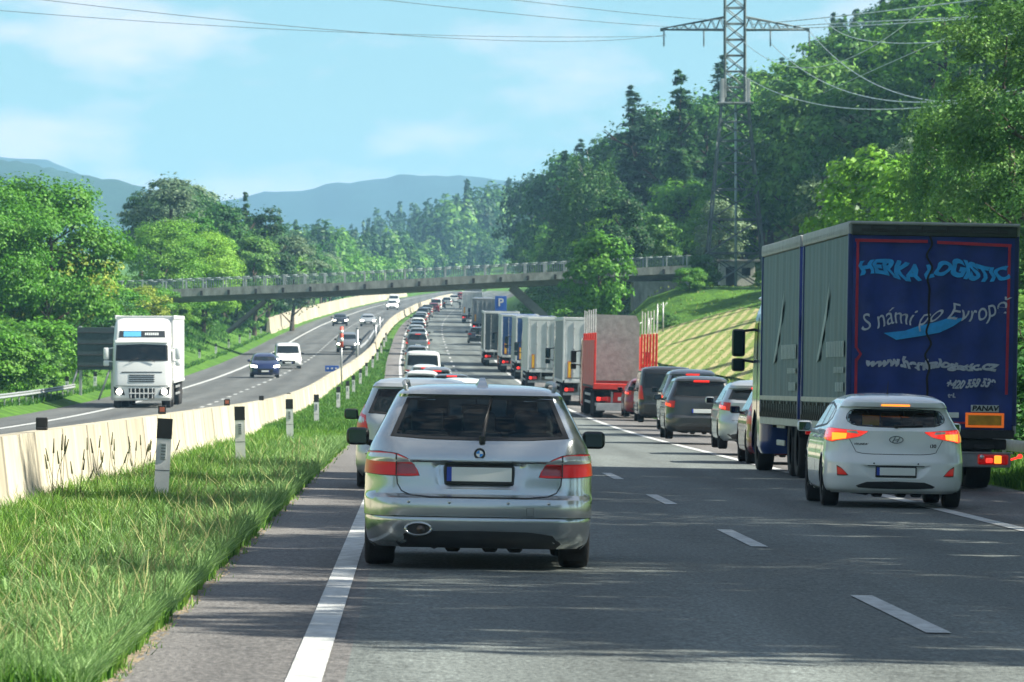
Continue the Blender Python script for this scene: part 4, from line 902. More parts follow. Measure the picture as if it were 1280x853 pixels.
def crown(kind, H, Rr, nl, size, seed, base=.15):
    rs = np.random.RandomState(seed); Ps = []; Ds = []
    if kind in ('round', 'tall', 'shrub'):
        ncl = int({'round': 60, 'tall': 70, 'shrub': 34}[kind]); z0 = H*base; hh = (H-z0)/2
        lobes = rs.normal(0, 1, (5, 3)); lobes /= np.linalg.norm(lobes, axis=1)[:, None]
        for i in range(ncl):
            d = rs.normal(0, 1, 3); d /= np.linalg.norm(d); rr = rs.uniform(.45, 1.0)**.6; bump = .78+.30*max(0, max(lobes@d))**3
            ta = 1.0
            if kind == 'tall': ta = .62+.38*math.cos(min(1, max(-1, d[2]))*1.5)
            cpos = np.array([d[0]*Rr*rr*bump*ta, d[1]*Rr*rr*bump*ta, z0+hh+d[2]*hh*rr*bump]); rc = Rr*rs.uniform(.17, .34)
            k = int(nl/ncl*rs.uniform(.6, 1.4)); e = rs.normal(0, 1, (k, 3)); e /= np.linalg.norm(e, axis=1)[:, None]
            e[:, 2] = np.where(e[:, 2] < -.2, -e[:, 2]*.6, e[:, 2]); q = rs.uniform(.35, 1, k)[:, None]**.5
            p = cpos+e*q*rc*np.array([1.15, 1.15, .75]); p[:, 2] += rs.normal(0, .03*Rr, k)-.12*rc
            Ps.append(p); Ds.append(e*.8+d*.5)
        k = nl//14; d = rs.normal(0, 1, (k, 3)); d /= np.linalg.norm(d, axis=1)[:, None]; rr = rs.uniform(.55, .93, k)[:, None]
        Ps.append(d*rr*np.array([Rr, Rr, hh])+np.array([0, 0, z0+hh])); Ds.append(d)
    elif kind == 'conifer':
        nw = int(H*3.2)
        for i in range(nw):
            t = i/nw; z = H*(base+(1-base)*t); rz = Rr*(1-t)**.8*rs.uniform(.6, 1.15)+.1; z += rs.normal(0, .12); nb = max(3, int(6*(1-t)+2))
            for b in range(nb):
                a = rs.uniform(0, 2*math.pi); ln = rz*rs.uniform(.7, 1.1); k = max(5, int(nl/(nw*nb)*(1.6*(1-t)+.3))); q = rs.uniform(.12, 1, k)
                p = np.stack([np.cos(a)*ln*q, np.sin(a)*ln*q, z-ln*.38*q+ln*.12*q*q], 1)+rs.normal(0, .07+.10*rz/Rr, (k, 3)); Ps.append(p); Ds.append(np.tile([math.cos(a)*.4, math.sin(a)*.4, .5], (k, 1)))
    elif kind == 'weep':
        ns = 120; z0 = H*base
        for i in range(ns):
            d = rs.normal(0, 1, 3); d /= np.linalg.norm(d); d[2] = abs(d[2])*.9-.1; rr = rs.uniform(.55, 1.0); x, y = d[0]*Rr*rr, d[1]*Rr*rr; zt = H*.55+d[2]*H*.43*rr
            k = int(nl/ns); ln = rs.uniform(.12, .34)*H; q = rs.uniform(0, 1, k)
            p = np.stack([x+d[0]*q*.5+rs.normal(0, .13, k), y+d[1]*q*.5+rs.normal(0, .13, k), np.maximum(zt-q*ln, z0*.5)+rs.normal(0, .1, k)], 1); Ps.append(p); Ds.append(np.tile([d[0], d[1], .1], (k, 1)))
    P = np.concatenate(Ps); D = np.concatenate(Ds); V = leaves(P, D, size, rs, .6 if kind != 'conifer' else .35, .45)
    me = polymesh('crown', V, np.arange(len(V)).reshape(-1, 4)); return me
def trunk(H, Rr, seed, base=.15, m=None, thick=.022, limbs=9):
    rr = random.Random(seed); bm = bmesh.new(); p = Vector((0, 0, -.4)); r = H*thick; pts = [p]
    for k in range(6): pts.append(Vector((rr.uniform(-.02, .02)*H*(k > 0), rr.uniform(-.02, .02)*H*(k > 0), H*.86*(k+1)/6)))
    for k in range(6): cyl(bm, pts[k], pts[k+1], r*(1-k/6.6)*(1.25 if k == 0 else 1), r*(1-(k+1)/6.6), 8)
    for k in range(limbs):
        t = base*.8+(.8-base)*k/limbs; z = H*t; a = rr.uniform(0, 6.28); ln = Rr*rr.uniform(.55, .9)*(1-.5*t); q = Vector((math.cos(a)*ln, math.sin(a)*ln, z+ln*.55)); cyl(bm, (0, 0, z), q, r*.42*(1-t*.5), r*.1, 6)
        for j in range(2):
            b = a+rr.uniform(-.9, .9); cyl(bm, q*.55+Vector((0, 0, z*.45)), q*.6+Vector((0, 0, z*.42))+Vector((math.cos(b), math.sin(b), .7))*ln*.5, r*.16, r*.05, 5)
    me = bpy.data.meshes.new('trunk'); bm.to_mesh(me); bm.free(); return me
PROTO = {}
def proto(key, kind, H, Rr, nl, size, leaf, seed, base=.15, bark=None, thick=.022):
    c_ = crown(kind, H, Rr, nl, size, seed, base); c_.materials.append(LEAF[leaf]); t = trunk(H, Rr, seed, base, thick=thick); t.materials.append(bark or BARK); PROTO[key] = (c_, t, H)
def tree(key, X, Y, h=None, label='', cat='tree', group=None, sc=None, name='broadleaf_tree', z=None, sxy=1.0):
    c_, t, H = PROTO[key]; s = (h/H) if h else (sc or 1); zz = float(terr(X, Y)) if z is None else z
    r = thing(name, label, cat, (X, Y, zz-.15), (rnd.uniform(-.03, .03), rnd.uniform(-.03, .03), rnd.uniform(0, 6.28)), group); r.scale = (s*sxy, s*sxy, s)
    o = bpy.data.objects.new('crown', c_); COL.objects.link(o); o.parent = r
    o = bpy.data.objects.new('trunk', t); COL.objects.link(o); o.parent = r
    return r

FAR = {'mid': [], 'dark': [], 'conifer': [], 'bright': []}
rsF = np.random.RandomState(99)
def far_tree(X, Y, h, kind, z=None):
    z = float(terr(X, Y)) if z is None else z; n = 420; r = h*(.16 if kind == 'conifer' else .30)
    if kind == 'conifer':
        t = rsF.uniform(.04, 1, n); a = rsF.uniform(0, 6.28, n); q = r*(1-t)*rsF.uniform(.4, 1.15, n)+.1; P = np.stack([X+np.cos(a)*q, Y+np.sin(a)*q, z+t*h], 1); D = np.stack([np.cos(a), np.sin(a), a*0+.3], 1)
    else:
        cl = rsF.normal(0, 1, (14, 3)); cl /= np.linalg.norm(cl, axis=1)[:, None]; cl *= rsF.uniform(.4, .85, (14, 1)); k = rsF.randint(0, 14, n); e = rsF.normal(0, 1, (n, 3)); e /= np.linalg.norm(e, axis=1)[:, None]
        L = cl[k]+e*.34; P = L*np.array([r, r, h*.46])+np.array([X, Y, z+h*.52]); D = e+cl[k]
    FAR[kind].append(leaves(P, D, h*.085, rsF, .6))
# ================================================================== SETTING
def ground_material(name, cols, scale, bump=.4, rows=False):
    m = bpy.data.materials.new(name); m.use_nodes = True; n = m.node_tree.nodes; l = m.node_tree.links; p = n['Principled BSDF']; p.inputs['Roughness'].default_value = .9; p.inputs['Specular IOR Level'].default_value = .15
    t = n.new('ShaderNodeTexCoord'); z = n.new('ShaderNodeTexNoise'); z.inputs['Scale'].default_value = scale; z.inputs['Detail'].default_value = 8; z.inputs['Roughness'].default_value = .7
    l.new(t.outputs['Object'], z.inputs[0]); r = n.new('ShaderNodeValToRGB'); r.color_ramp.elements[0].position = .36; r.color_ramp.elements[1].position = .66
    r.color_ramp.elements[0].color = (*cols[0], 1); r.color_ramp.elements[1].color = (*cols[1], 1); l.new(z.outputs[0], r.inputs[0]); src = r.outputs[0]
    if rows:
        wv = n.new('ShaderNodeTexWave'); wv.wave_type = 'BANDS'; wv.bands_direction = 'X'; wv.inputs['Scale'].default_value = .36; wv.inputs['Distortion'].default_value = .7; wv.inputs['Detail'].default_value = 3; wv.inputs['Detail Scale'].default_value = 1.2; mpw = n.new('ShaderNodeMapping'); mpw.inputs['Rotation'].default_value = (0, 0, R(5.2)); mpw.inputs['Scale'].default_value = (1, 1, 1); l.new(t.outputs['Object'], mpw.inputs[0]); l.new(mpw.outputs[0], wv.inputs[0])
        rw = n.new('ShaderNodeValToRGB'); rw.color_ramp.elements[0].position = .35; rw.color_ramp.elements[1].position = .75; l.new(wv.outputs[0], rw.inputs[0])
        z3 = n.new('ShaderNodeTexNoise'); z3.inputs['Scale'].default_value = .9; z3.inputs['Detail'].default_value = 7; l.new(t.outputs['Object'], z3.inputs[0]); ml = n.new('ShaderNodeMath'); ml.operation = 'MULTIPLY'; l.new(rw.outputs[0], ml.inputs[0]); r5 = n.new('ShaderNodeMapRange'); r5.inputs[1].default_value = .3; r5.inputs[2].default_value = .55; l.new(z3.outputs[0], r5.inputs[0]); l.new(r5.outputs[0], ml.inputs[1])
        mx = n.new('ShaderNodeMix'); mx.data_type = 'RGBA'; l.new(ml.outputs[0], mx.inputs[0]); l.new(src, mx.inputs[6]); mx.inputs[7].default_value = (*cols[2], 1); src = mx.outputs[2]
    l.new(src, p.inputs['Base Color'])
    z2 = n.new('ShaderNodeTexNoise'); z2.inputs['Scale'].default_value = scale*6; z2.inputs['Detail'].default_value = 6; l.new(t.outputs['Object'], z2.inputs[0]); b = n.new('ShaderNodeBump'); b.inputs['Strength'].default_value = bump; b.inputs['Distance'].default_value = .15; l.new(z2.outputs[0], b.inputs['Height']); l.new(b.outputs[0], p.inputs['Normal'])
    return m
GRASSG = ground_material('grass_ground', [(.03, .085, .012), (.09, .20, .022)], .8, .8)
FIELD = ground_material('field_rows', [(.12, .21, .04), (.24, .28, .08), (.44, .38, .20)], 1.1, .8, True)
def asphalt(name, base, c_tint=(1, 1, 1)):
    m = bpy.data.materials.new(name); m.use_nodes = True; n = m.node_tree.nodes; l = m.node_tree.links; p = n['Principled BSDF']
    t = n.new('ShaderNodeTexCoord'); z = n.new('ShaderNodeTexNoise'); z.inputs['Scale'].default_value = 30; z.inputs['Detail'].default_value = 4; z.inputs['Roughness'].default_value = .8
    mp_ = n.new('ShaderNodeMapping'); mp_.inputs['Scale'].default_value = (1, .35, 1); l.new(t.outputs['Object'], mp_.inputs[0]); l.new(mp_.outputs[0], z.inputs[0])
    r = n.new('ShaderNodeValToRGB'); e = r.color_ramp.elements; e[0].position = .36; e[1].position = .62; e[0].color = (*(base*.42*c for c in c_tint), 1); e[1].color = (*(base*1.35*c for c in c_tint), 1); x = e.new(.74); x.color = (*(base*2.6*c for c in c_tint), 1)
    l.new(z.outputs[0], r.inputs[0])
    z2 = n.new('ShaderNodeTexNoise'); z2.inputs['Scale'].default_value = 1; z2.inputs['Detail'].default_value = 5; mp2 = n.new('ShaderNodeMapping'); mp2.inputs['Scale'].default_value = (1.1, .05, 1); l.new(t.outputs['Object'], mp2.inputs[0]); l.new(mp2.outputs[0], z2.inputs[0])
    mr = n.new('ShaderNodeMapRange'); mr.inputs[1].default_value = .3; mr.inputs[2].default_value = .7; mr.inputs[3].default_value = .78; mr.inputs[4].default_value = 1.22; l.new(z2.outputs[0], mr.inputs[0])
    mx = n.new('ShaderNodeMix'); mx.data_type = 'RGBA'; mx.blend_type = 'MULTIPLY'; mx.inputs[0].default_value = 1; l.new(r.outputs[0], mx.inputs[6]); l.new(mr.outputs[0], mx.inputs[7])
    vo = n.new('ShaderNodeTexVoronoi'); vo.feature = 'DISTANCE_TO_EDGE'; vo.inputs['Scale'].default_value = .5; wz = n.new('ShaderNodeTexNoise'); wz.inputs['Scale'].default_value = 1.8; wz.inputs['Detail'].default_value = 5; l.new(t.outputs['Object'], wz.inputs[0]); va = n.new('ShaderNodeMix'); va.data_type = 'RGBA'; va.blend_type = 'LINEAR_LIGHT'; va.inputs[0].default_value = .6; mp3 = n.new('ShaderNodeMapping'); mp3.inputs['Scale'].default_value = (.55, .18, 1); l.new(t.outputs['Object'], mp3.inputs[0]); l.new(mp3.outputs[0], va.inputs[6]); l.new(wz.outputs[1], va.inputs[7]); l.new(va.outputs[2], vo.inputs[0])
    ck = n.new('ShaderNodeMapRange'); ck.inputs[1].default_value = .0; ck.inputs[2].default_value = .012; ck.inputs[3].default_value = .55; ck.inputs[4].default_value = 1; l.new(vo.outputs['Distance'], ck.inputs[0])
    sx = n.new('ShaderNodeSeparateXYZ'); l.new(t.outputs['Object'], sx.inputs[0]); wt = n.new('ShaderNodeMath'); wt.operation = 'MULTIPLY_ADD'; wt.inputs[1].default_value = 3.5; wt.inputs[2].default_value = .6; l.new(sx.outputs[0], wt.inputs[0]); sn = n.new('ShaderNodeMath'); sn.operation = 'SINE'; l.new(wt.outputs[0], sn.inputs[0]); wr = n.new('ShaderNodeMapRange'); wr.inputs[1].default_value = -1; wr.inputs[2].default_value = 1; wr.inputs[3].default_value = .86; wr.inputs[4].default_value = 1.08; l.new(sn.outputs[0], wr.inputs[0])
    mm = n.new('ShaderNodeMath'); mm.operation = 'MULTIPLY'; l.new(ck.outputs[0], mm.inputs[0]); l.new(wr.outputs[0], mm.inputs[1]); mxx = n.new('ShaderNodeMix'); mxx.data_type = 'RGBA'; mxx.blend_type = 'MULTIPLY'; mxx.inputs[0].default_value = 1; l.new(mx.outputs[2], mxx.inputs[6]); l.new(mm.outputs[0], mxx.inputs[7]); l.new(mxx.outputs[2], p.inputs['Base Color'])
    p.inputs['Roughness'].default_value = .78; p.inputs['Specular IOR Level'].default_value = .35
    b = n.new('ShaderNodeBump'); b.inputs['Strength'].default_value = .8; b.inputs['Distance'].default_value = .012; l.new(z.outputs[0], b.inputs['Height']); l.new(b.outputs[0], p.inputs['Normal']); return m
ASPH = asphalt('asphalt', .13, (.86, 1.0, .96)); ASPH2 = asphalt('asphalt_old', .095, (.92, 1.0, .98)); ASPHS = asphalt('asphalt_shoulder', .12, (1.02, 1.0, .97))
LINE = mat('road_paint', (.44, .46, .45), .6, var=.45, vscale=7, bump=.2, bscale=40, stretch=(1, .4, 1))

YS = np.concatenate([np.arange(14, 620, 3.0), np.arange(620, 1800, 12.0), np.arange(1800, 2400, 60)])
# terrain: one sheet, denser around the road
us = np.concatenate([-np.geomspace(6500, 60, 16), -np.arange(58, 16, -3.0), [-14.9, -13.9, -13.2, -12.4, -11.4, -8, -5.2]]); us2 = np.concatenate([[-4.3, -2.9, -1.62, -1.56, 0, 4, 9.1, 9.2, 10, 11, 12], np.arange(14, 80, 2.5), np.geomspace(84, 6500, 18)])
yt = np.concatenate([[-440, -300, -200, -120, -60, -30, -10, 0, 8], YS, np.geomspace(2500, 8400, 10)]); allu = np.concatenate([us, us2])
V = []; 
for y in yt:
    c0 = float(cR(y)); b0 = float(bR(y))+4.4
    for u in allu:
        x = u+c0+(b0 if u < -4 else 0); z = float(terr(x, y))
        V.append((x, y, z))
n = len(allu); Fq = [(i*n+k, i*n+k+1, (i+1)*n+k+1, (i+1)*n+k) for i in range(len(yt)-1) for k in range(n-1)]
g = obj('ground', polymesh('ground', V, Fq), GRASSG); tag(g, kind='structure')
for p_ in g.data.polygons: p_.use_smooth = True
def ribbon(name, ua, ub, ys, zo, m, left=False, kind='structure'):
    V = []
    for y in ys:
        c0 = float(cR(y)); b0 = float(bR(y)) if left else 0
        for u in (ua, ub):
            uu = u+b0; V.append((c0+uu, y, float(zr(y))+zo if left else float(road_z(uu, y))+zo))
    Fq = [(2*i, 2*i+1, 2*i+3, 2*i+2) for i in range(len(ys)-1)]
    o = obj(name, polymesh(name, V, Fq), m); 
    if kind: tag(o, kind=kind)
    return o
YR = np.concatenate([[-430, -200, -100, -50, 0], YS[YS < 1525]])
ribbon('road', -.35, 6.75, YR, 0, ASPH); ribbon('inner_shoulder', -1.56, -.35, YR, 0, ASPHS); ribbon('hard_shoulder', 6.75, 9.18, YR, 0, ASPHS)
ribbon('oncoming_road', -11.2, -.35, YR, .004, ASPH2, True)
# painted lines
def paint_line(name, segs, u0, wd, left=False, zo=.008):
    V = []; Fq = []
    for a, b in segs:
        k = max(1, int((b-a)/6)); ys = np.linspace(a, b, k+1); base = len(V)
        for y in ys:
            c0 = float(cR(y)); b0 = float(bR(y)) if left else 0
            for s_ in (-wd/2, wd/2): V.append((c0+b0+u0+s_, y, (float(zr(y)) if left else float(road_z(u0+s_, y)))+zo))
        Fq += [(base+2*i, base+2*i+1, base+2*i+3, base+2*i+2) for i in range(k)]
    o = obj(name, polymesh(name, V, Fq), LINE); tag(o, kind='structure'); return o
P_D = 17.85
paint_line('edge_line', [(-400, 1520)], -.55, .18); paint_line('edge_line', [(14, 1520)], 6.62, .20)
paint_line('lane_dashes', [(37.3-3+P_D*k, 37.3+3+P_D*k) for k in range(-1, 83)], 3.24, .16)
paint_line('oncoming_dashes', [(20+9.0*k, 23+9.0*k) for k in range(0, 166)], -4.65, .17, True, .012)
paint_line('oncoming_edge_line', [(20, 1520)], -8.3, .25, True, .012); paint_line('oncoming_edge_line', [(20, 1520)], -.95, .18, True, .012)
# field on the right bank
V = []; fy = np.arange(195, 424, 4.0); fu = np.arange(15, 27, 1.5)
for y in fy:
    for u in fu: x = u+float(cR(y)); V.append((x, y, float(terr(x, y))+.10))
n = len(fu); o = obj('field', polymesh('field', V, [(i*n+k, i*n+k+1, (i+1)*n+k+1, (i+1)*n+k) for i in range(len(fy)-1) for k in range(n-1)]), FIELD); tag(o, kind='structure')
for p_ in o.data.polygons: p_.use_smooth = True
# far hills
def hill(name, x0, x1, y0, ztop, depth, col, seed, zf):
    rs = np.random.RandomState(seed); nx, ny = 120, 24; V = []; ph = rs.uniform(0, 6, 6)
    for j in range(ny+1):
        for i in range(nx+1):
            x = x0+(x1-x0)*i/nx; v = j/ny; e = zf(x); p_ = math.sin(math.pi*min(1, v*.999))**.8
            zz = e*p_*(1+.010*math.sin(x*.011+ph[0])*math.sin(v*9+ph[1])+.006*math.sin(x*.037+ph[2])+.006*math.sin(x*.09+ph[3]+v*12))+rs.uniform(-1, 1)*1.2
            V.append((x, y0+depth*v, zz if j not in (0, ny) else 0))
    n = nx+1; o = obj(name, polymesh(name, V, [(i*n+k, i*n+k+1, (i+1)*n+k+1, (i+1)*n+k) for i in range(ny) for k in range(nx)]), ground_material(name+'_forest', [tuple(c*.7 for c in col), col], .02, .9)); tag(o, kind='structure'); return o
hill('hills', PX(-500, 5200), PX(1400, 5200), 4700, 0, 1500, (.02, .055, .05), 3, lambda x: float(np.interp(518+x*F/5400, [-500, -100, 60, 200, 260, 340, 420, 500, 575, 640, 760, 1000, 1400], [240, 235, 215, 172, 172, 183, 193, 200, 203, 200, 190, 180, 190])))
hill('hills', PX(-700, 3300), PX(420, 3300), 3000, 0, 900, (.022, .06, .045), 5, lambda x: float(np.interp(518+x*F/3450, [-700, -200, 0, 60, 130, 180, 225, 300, 420], [160, 150, 138, 134, 126, 120, 108, 74, 20])))
# mid wooded ridge of conifers
rs = np.random.RandomState(4); Pm = []; 
def ridge_z(x): return float(np.interp(518+x*F/1990, [150, 250, 340, 420, 470, 560, 640, 760], [18, 26, 34, 38, 46, 52, 50, 44]))
V = []; nx = 60
for j, v in enumerate(np.linspace(0, 1, 9)):
    for i in range(nx+1):
        x = PX(100+700*i/nx, 1990); V.append((x, 1850+280*v, ridge_z(x)*math.sin(math.pi*v)**.7 if 0 < v < 1 else 15))
n = nx+1; o = obj('wooded_ridge', polymesh('wooded_ridge', V, [(i*n+k, i*n+k+1, (i+1)*n+k+1, (i+1)*n+k) for i in range(8) for k in range(nx)]), GRASSG); tag(o, kind='structure')
Vl = []
for i in range(520):
    x = PX(rs.uniform(130, 760), 1990); v = rs.uniform(.12, .62); y = 1850+280*v; z = ridge_z(x)*math.sin(math.pi*v)**.7; h = rs.uniform(9, 18); r_ = h*.2
    k = 70; t = rs.uniform(0.05, 1, k); a = rs.uniform(0, 6.28, k); rr = r_*(1-t)*rs.uniform(.5, 1.1, k)+.1
    P_ = np.stack([x+np.cos(a)*rr, y+np.sin(a)*rr, z+t*h], 1); Vl.append(leaves(P_, np.stack([np.cos(a), np.sin(a), a*0+.4], 1), 2.0, rs, .5))
Vl = np.concatenate(Vl); o = obj('far_conifer_wood', polymesh('far_conifer_wood', Vl, np.arange(len(Vl)).reshape(-1, 4)), LEAF['conifer']); tag(o, 'hazy bluish conifer wood on the far ridge beyond the bridge', 'wood', kind='stuff')

# ================================================================== ROADSIDE
prof = [(-.30, -.1), (-.30, .08), (-.17, .33), (-.10, .93), (.10, .93), (.17, .33), (.30, .08), (.30, -.1)]
bw = thing('concrete_barrier', 'long pale cast concrete crash barrier between the grass strip and the oncoming lanes', 'barrier')
bm = seg_sweep(prof, 18, 1200, 5.0, .05, lambda y: float(bR(y)))
ob = obj('barrier_wall', bm, CONC, bw, ang=50)
for (px, py) in ((53, 530), (203, 513), (284, 502), (327, 492), (361, 485), (375, 481), (385, 478), (402, 473)):
    Y = 4.4*F/(VX-px); bm = bmesh.new(); box(bm, (-4.4, Y, .93+.075), (.14, .03, .15), .01); box(bm, (-4.4, Y, .95), (.12, .12, .03), .005); rf = obj('barrier_reflector', bm, BLK, bw)
    bm = bmesh.new(); box(bm, (-4.4, Y-.02, 1.01), (.085, .012, .08), .002); obj('reflector_lens', bm, mat('amber_lens', (.35, .10, .06), .3) if px in (203, 284, 375) else BLK, rf)
b2 = thing('concrete_barrier', 'pale concrete wall along the outer edge of the oncoming road beyond the bridge', 'barrier')
obj('barrier_wall', seg_sweep([(a*1.2, b*1.9) for a, b in prof], 560, 1250, 8, .03, lambda y: float(bR(y))-11.6), CONC, b2)
# metal rails
def guard_rail(label, y0, y1, off, zo=0, group=None, posts=True):
    r = thing('guard_rail', label, 'guard rail')
    ys = np.arange(y0, y1+.1, 4.0); pr = [(-.03, .55), (.03, .59), (-.02, .65), (.03, .71), (-.03, .75), (-.06, .65)]
    sweep('rail_beam', pr, ys, off, STEEL, r, zo, True)
    if posts:
        for y in ys[:90]:
            bm = bmesh.new(); x = float(cR(y))+off(y); z = float(zr(y))+zo; box(bm, (x-.1, y, z+.3), (.06, .1, .82), .005); obj('post', bm, STEEL, r)
    return r
guard_rail('galvanised guard rail on the far left verge beside the white lorry', 120, 262, lambda y: float(bR(y))-11.4, .04)
guard_rail('galvanised rail fixed along the inner edge of the oncoming lanes', 400, 610, lambda y: float(bR(y))-.45, .55)
guard_rail('galvanised guard rail at the right road edge behind the blue lorry', 84, 150, lambda y: 10.3, -.25)
# delineator posts
WP_ = mat('post_white', (.62, .64, .62), .45, var=.2); 
def delineator(label, X, Y, z, h=1.0, s_=1.0, group=None, tilt=0):
    r = thing('delineator_post', label, 'marker post', (X, Y, z), (R(rnd.uniform(-2, 2)), R(tilt), 0), group)
    w_ = .062*s_; t = .045*s_; P_ = [(-w_, -t), (w_, -t), (w_*.75, t), (-w_*.75, t)]
    bm = bmesh.new(); prism(bm, P_, lambda a, b, d: (a, b, d), -.2, h*.82); obj('post_body', bm, WP_, r, ang=30)
    bm = bmesh.new(); A = [(a*1.04, b*1.04) for a, b in P_]; prism(bm, A, lambda a, b, d: (a, b, d-(b*.7 if d > h*.9 else 0)), h*.82, h); box(bm, (0, 0, h+.012), (.05, .04, .03), .008); obj('post_cap', bm, BLK, r, ang=30)
    bm = bmesh.new(); box(bm, (.0, -t-.004, h*.68), (.05*s_, .008, .19), .004); rf = obj('reflector', bm, mat('reflector_grey', (.40, .44, .44), .3, .3), r)
    bm = bmesh.new()
    for k in range(5): box(bm, (0, -t-.0095, h*.68-.07+k*.035), (.036*s_, .004, .018), .001)
    obj('reflector_cells', bm, mat('reflector_cell', (.16, .19, .2), .25, .5), rf)
    bm = bmesh.new(); box(bm, (0, 0, h*.47), (w_*2.02, t*2.06, .006), 0); obj('post_joint', bm, BLK, r)
    return r
L_ = ['nearest white marker post with black cap, in the tall grass at the far left', 'second white marker post with black cap, before the first barrier reflectors', 'third white marker post with black cap along the grass strip', 'fourth white marker post along the grass strip', 'fifth white marker post, just left of the second silver car', 'sixth white marker post along the grass strip']
for i, Y in enumerate([63.5, 93, 130, 165, 212, 243, 272, 304, 335, 368, 400, 432, 464, 496]):
    X = -2.9+float(cR(Y))+max(0, (float(bR(Y))+4.4))*.5
    delineator(L_[i] if i < 6 else 'small distant white marker post on the grass strip left of the queue', X, Y, float(terr(X, Y))-.02, 1.03, 1.35 if i < 3 else 1.2, 'marker posts along the grass strip', tilt=(3.2 if i == 0 else rnd.uniform(-1.5, 1.5)))
for i, Y in enumerate([262, 285, 312, 335, 372, 398, 425, 452, 480, 510, 545, 580, 620, 660]):
    X = float(cR(Y))+float(bR(Y))-11.9
    delineator('white marker post on the left verge of the oncoming road' , X, Y, float(terr(X, Y)), 1.05, 1.4, 'marker posts on the left verge')
# ramped rail end on the left verge
r = thing('rail_terminal', 'short white ramped guard rail end on the left verge beside the oncoming van', 'guard rail', (float(cR(362))+float(bR(362))-11.7, 352, float(zr(357))))
bm = bmesh.new()
for k in range(5): box(bm, (0, k*5.0, .35), (.12, .12, .8), .01)
obj('post', bm, WP_, r)
bm = bmesh.new()
prism(bm, [(-2, .1), (4, .6), (22, .72), (22, 1.02), (4, .95), (-2, .4)], lambda a, b, d: (d, a, b), -.04, .04); obj('rail_beam', bm, WP_, r)
# median poles and sign
Y = 300; x = float(cR(Y))+float(bR(Y))+.45
r = thing('snow_pole', 'tall thin marker pole with red and white sleeve on the median barrier', 'pole', (x, Y, float(zr(Y))))
bm = bmesh.new(); cyl(bm, (0, 0, 0), (0, 0, 2.9), .045, .045, 8); obj('pole', bm, STEEL, r)
bm = bmesh.new(); cyl(bm, (0, 0, 2.3), (0, 0, 3.4), .095, .095, 12); s_ = obj('sleeve', bm, mat('sleeve_red', (.6, .10, .07), .5), r)
bm = bmesh.new(); cyl(bm, (0, 0, 2.6), (0, 0, 2.8), .1, .1, 12); cyl(bm, (0, 0, 3.05), (0, 0, 3.2), .1, .1, 12); obj('sleeve_band', bm, WP_, s_)
for i, (Y, h, lb) in enumerate(((372, 2.9, 'grey steel post standing on the median before the inner rail'), (470, 2.2, 'thin grey steel post on the median beside the inner rail'), (520, 2.4, 'short dark grey post where the median narrows'))):
    x = float(cR(Y))+float(bR(Y))-.1; r = thing('median_post', lb, 'post', (x, Y, float(zr(Y)))); bm = bmesh.new(); cyl(bm, (0, 0, 0), (0, 0, h), .10, .09, 10); obj('pole', bm, STEEL, r)
    bm = bmesh.new(); box(bm, (0, 0, h-.02), (.26, .2, .10), .02); obj('post_head', bm, STEEL, r)
Y = 345; r = thing('direction_sign', 'small blue and white sign on the concrete barrier', 'sign', (PX(415, Y), Y, PZ(470, Y)))
bm = bmesh.new(); box(bm, (0, 0, .45), (.85, .03, .36), .005); pn = obj('sign_panel', bm, mat('traffic_blue', (.02, .10, .42), .4), r)
bm = bmesh.new(); 
for k in range(3): box(bm, (-.26+k*.26, -.02, .46), (.14, .01, .1), .002)
obj('sign_marking', bm, WP_, pn); bm = bmesh.new(); cyl(bm, (0, .03, -.9), (0, .03, .3), .035); obj('pole', bm, STEEL, r)
# big sign seen from behind, left of the white lorry
Y = 262; r = thing('road_sign', 'large dark back of a motorway sign on two posts, left behind the white lorry', 'sign', (PX(121, Y), Y, float(terr(PX(121, Y), Y))))
z0 = float(r.location.z)
bm = bmesh.new(); box(bm, (0, 0, PZ(436, Y)-z0), (1.8, .06, 2.0), .01); pn = obj('sign_panel', bm, mat('sign_back', (.05, .075, .08), .5, .3, var=.3), r)
bm = bmesh.new()
for k in range(4): box(bm, (0, -.05, PZ(458-k*14, Y)-z0), (1.8, .05, .06), .005)
obj('panel_rib', bm, SATIN, pn)
for sx in (-.75, .75):
    bm = bmesh.new(); box(bm, (sx, .08, (PZ(408, Y)-z0)/2-.2), (.14, .14, PZ(408, Y)-z0+.4), .01); cyl(bm, (sx, .1, 1.8), (sx-.9, .3, -.6), .05); obj('post', bm, STEEL, r)
# blue services sign far right
Y = 485; r = thing('services_sign', 'blue roadside sign with white P among the distant lorries', 'sign', (PX(626, Y), Y, float(terr(PX(626, Y), Y))))
zz = PZ(380, Y)-r.location.z
bm = bmesh.new(); box(bm, (0, 0, zz), (1.0, .05, 1.35), .01); pn = obj('sign_panel', bm, mat('traffic_blue', (0, 0, 0)), r)
bm = text_bm('P', .95, None, 0, .01, .02)
for v in bm.verts: v.co = (v.co.x, v.co.y-.04, v.co.z+zz+.1)
obj('sign_letter', bm, WP_, pn, ang=0); bm = bmesh.new(); cyl(bm, (0, .05, -.3), (0, .05, zz+.5), .05); obj('post', bm, STEEL, r)

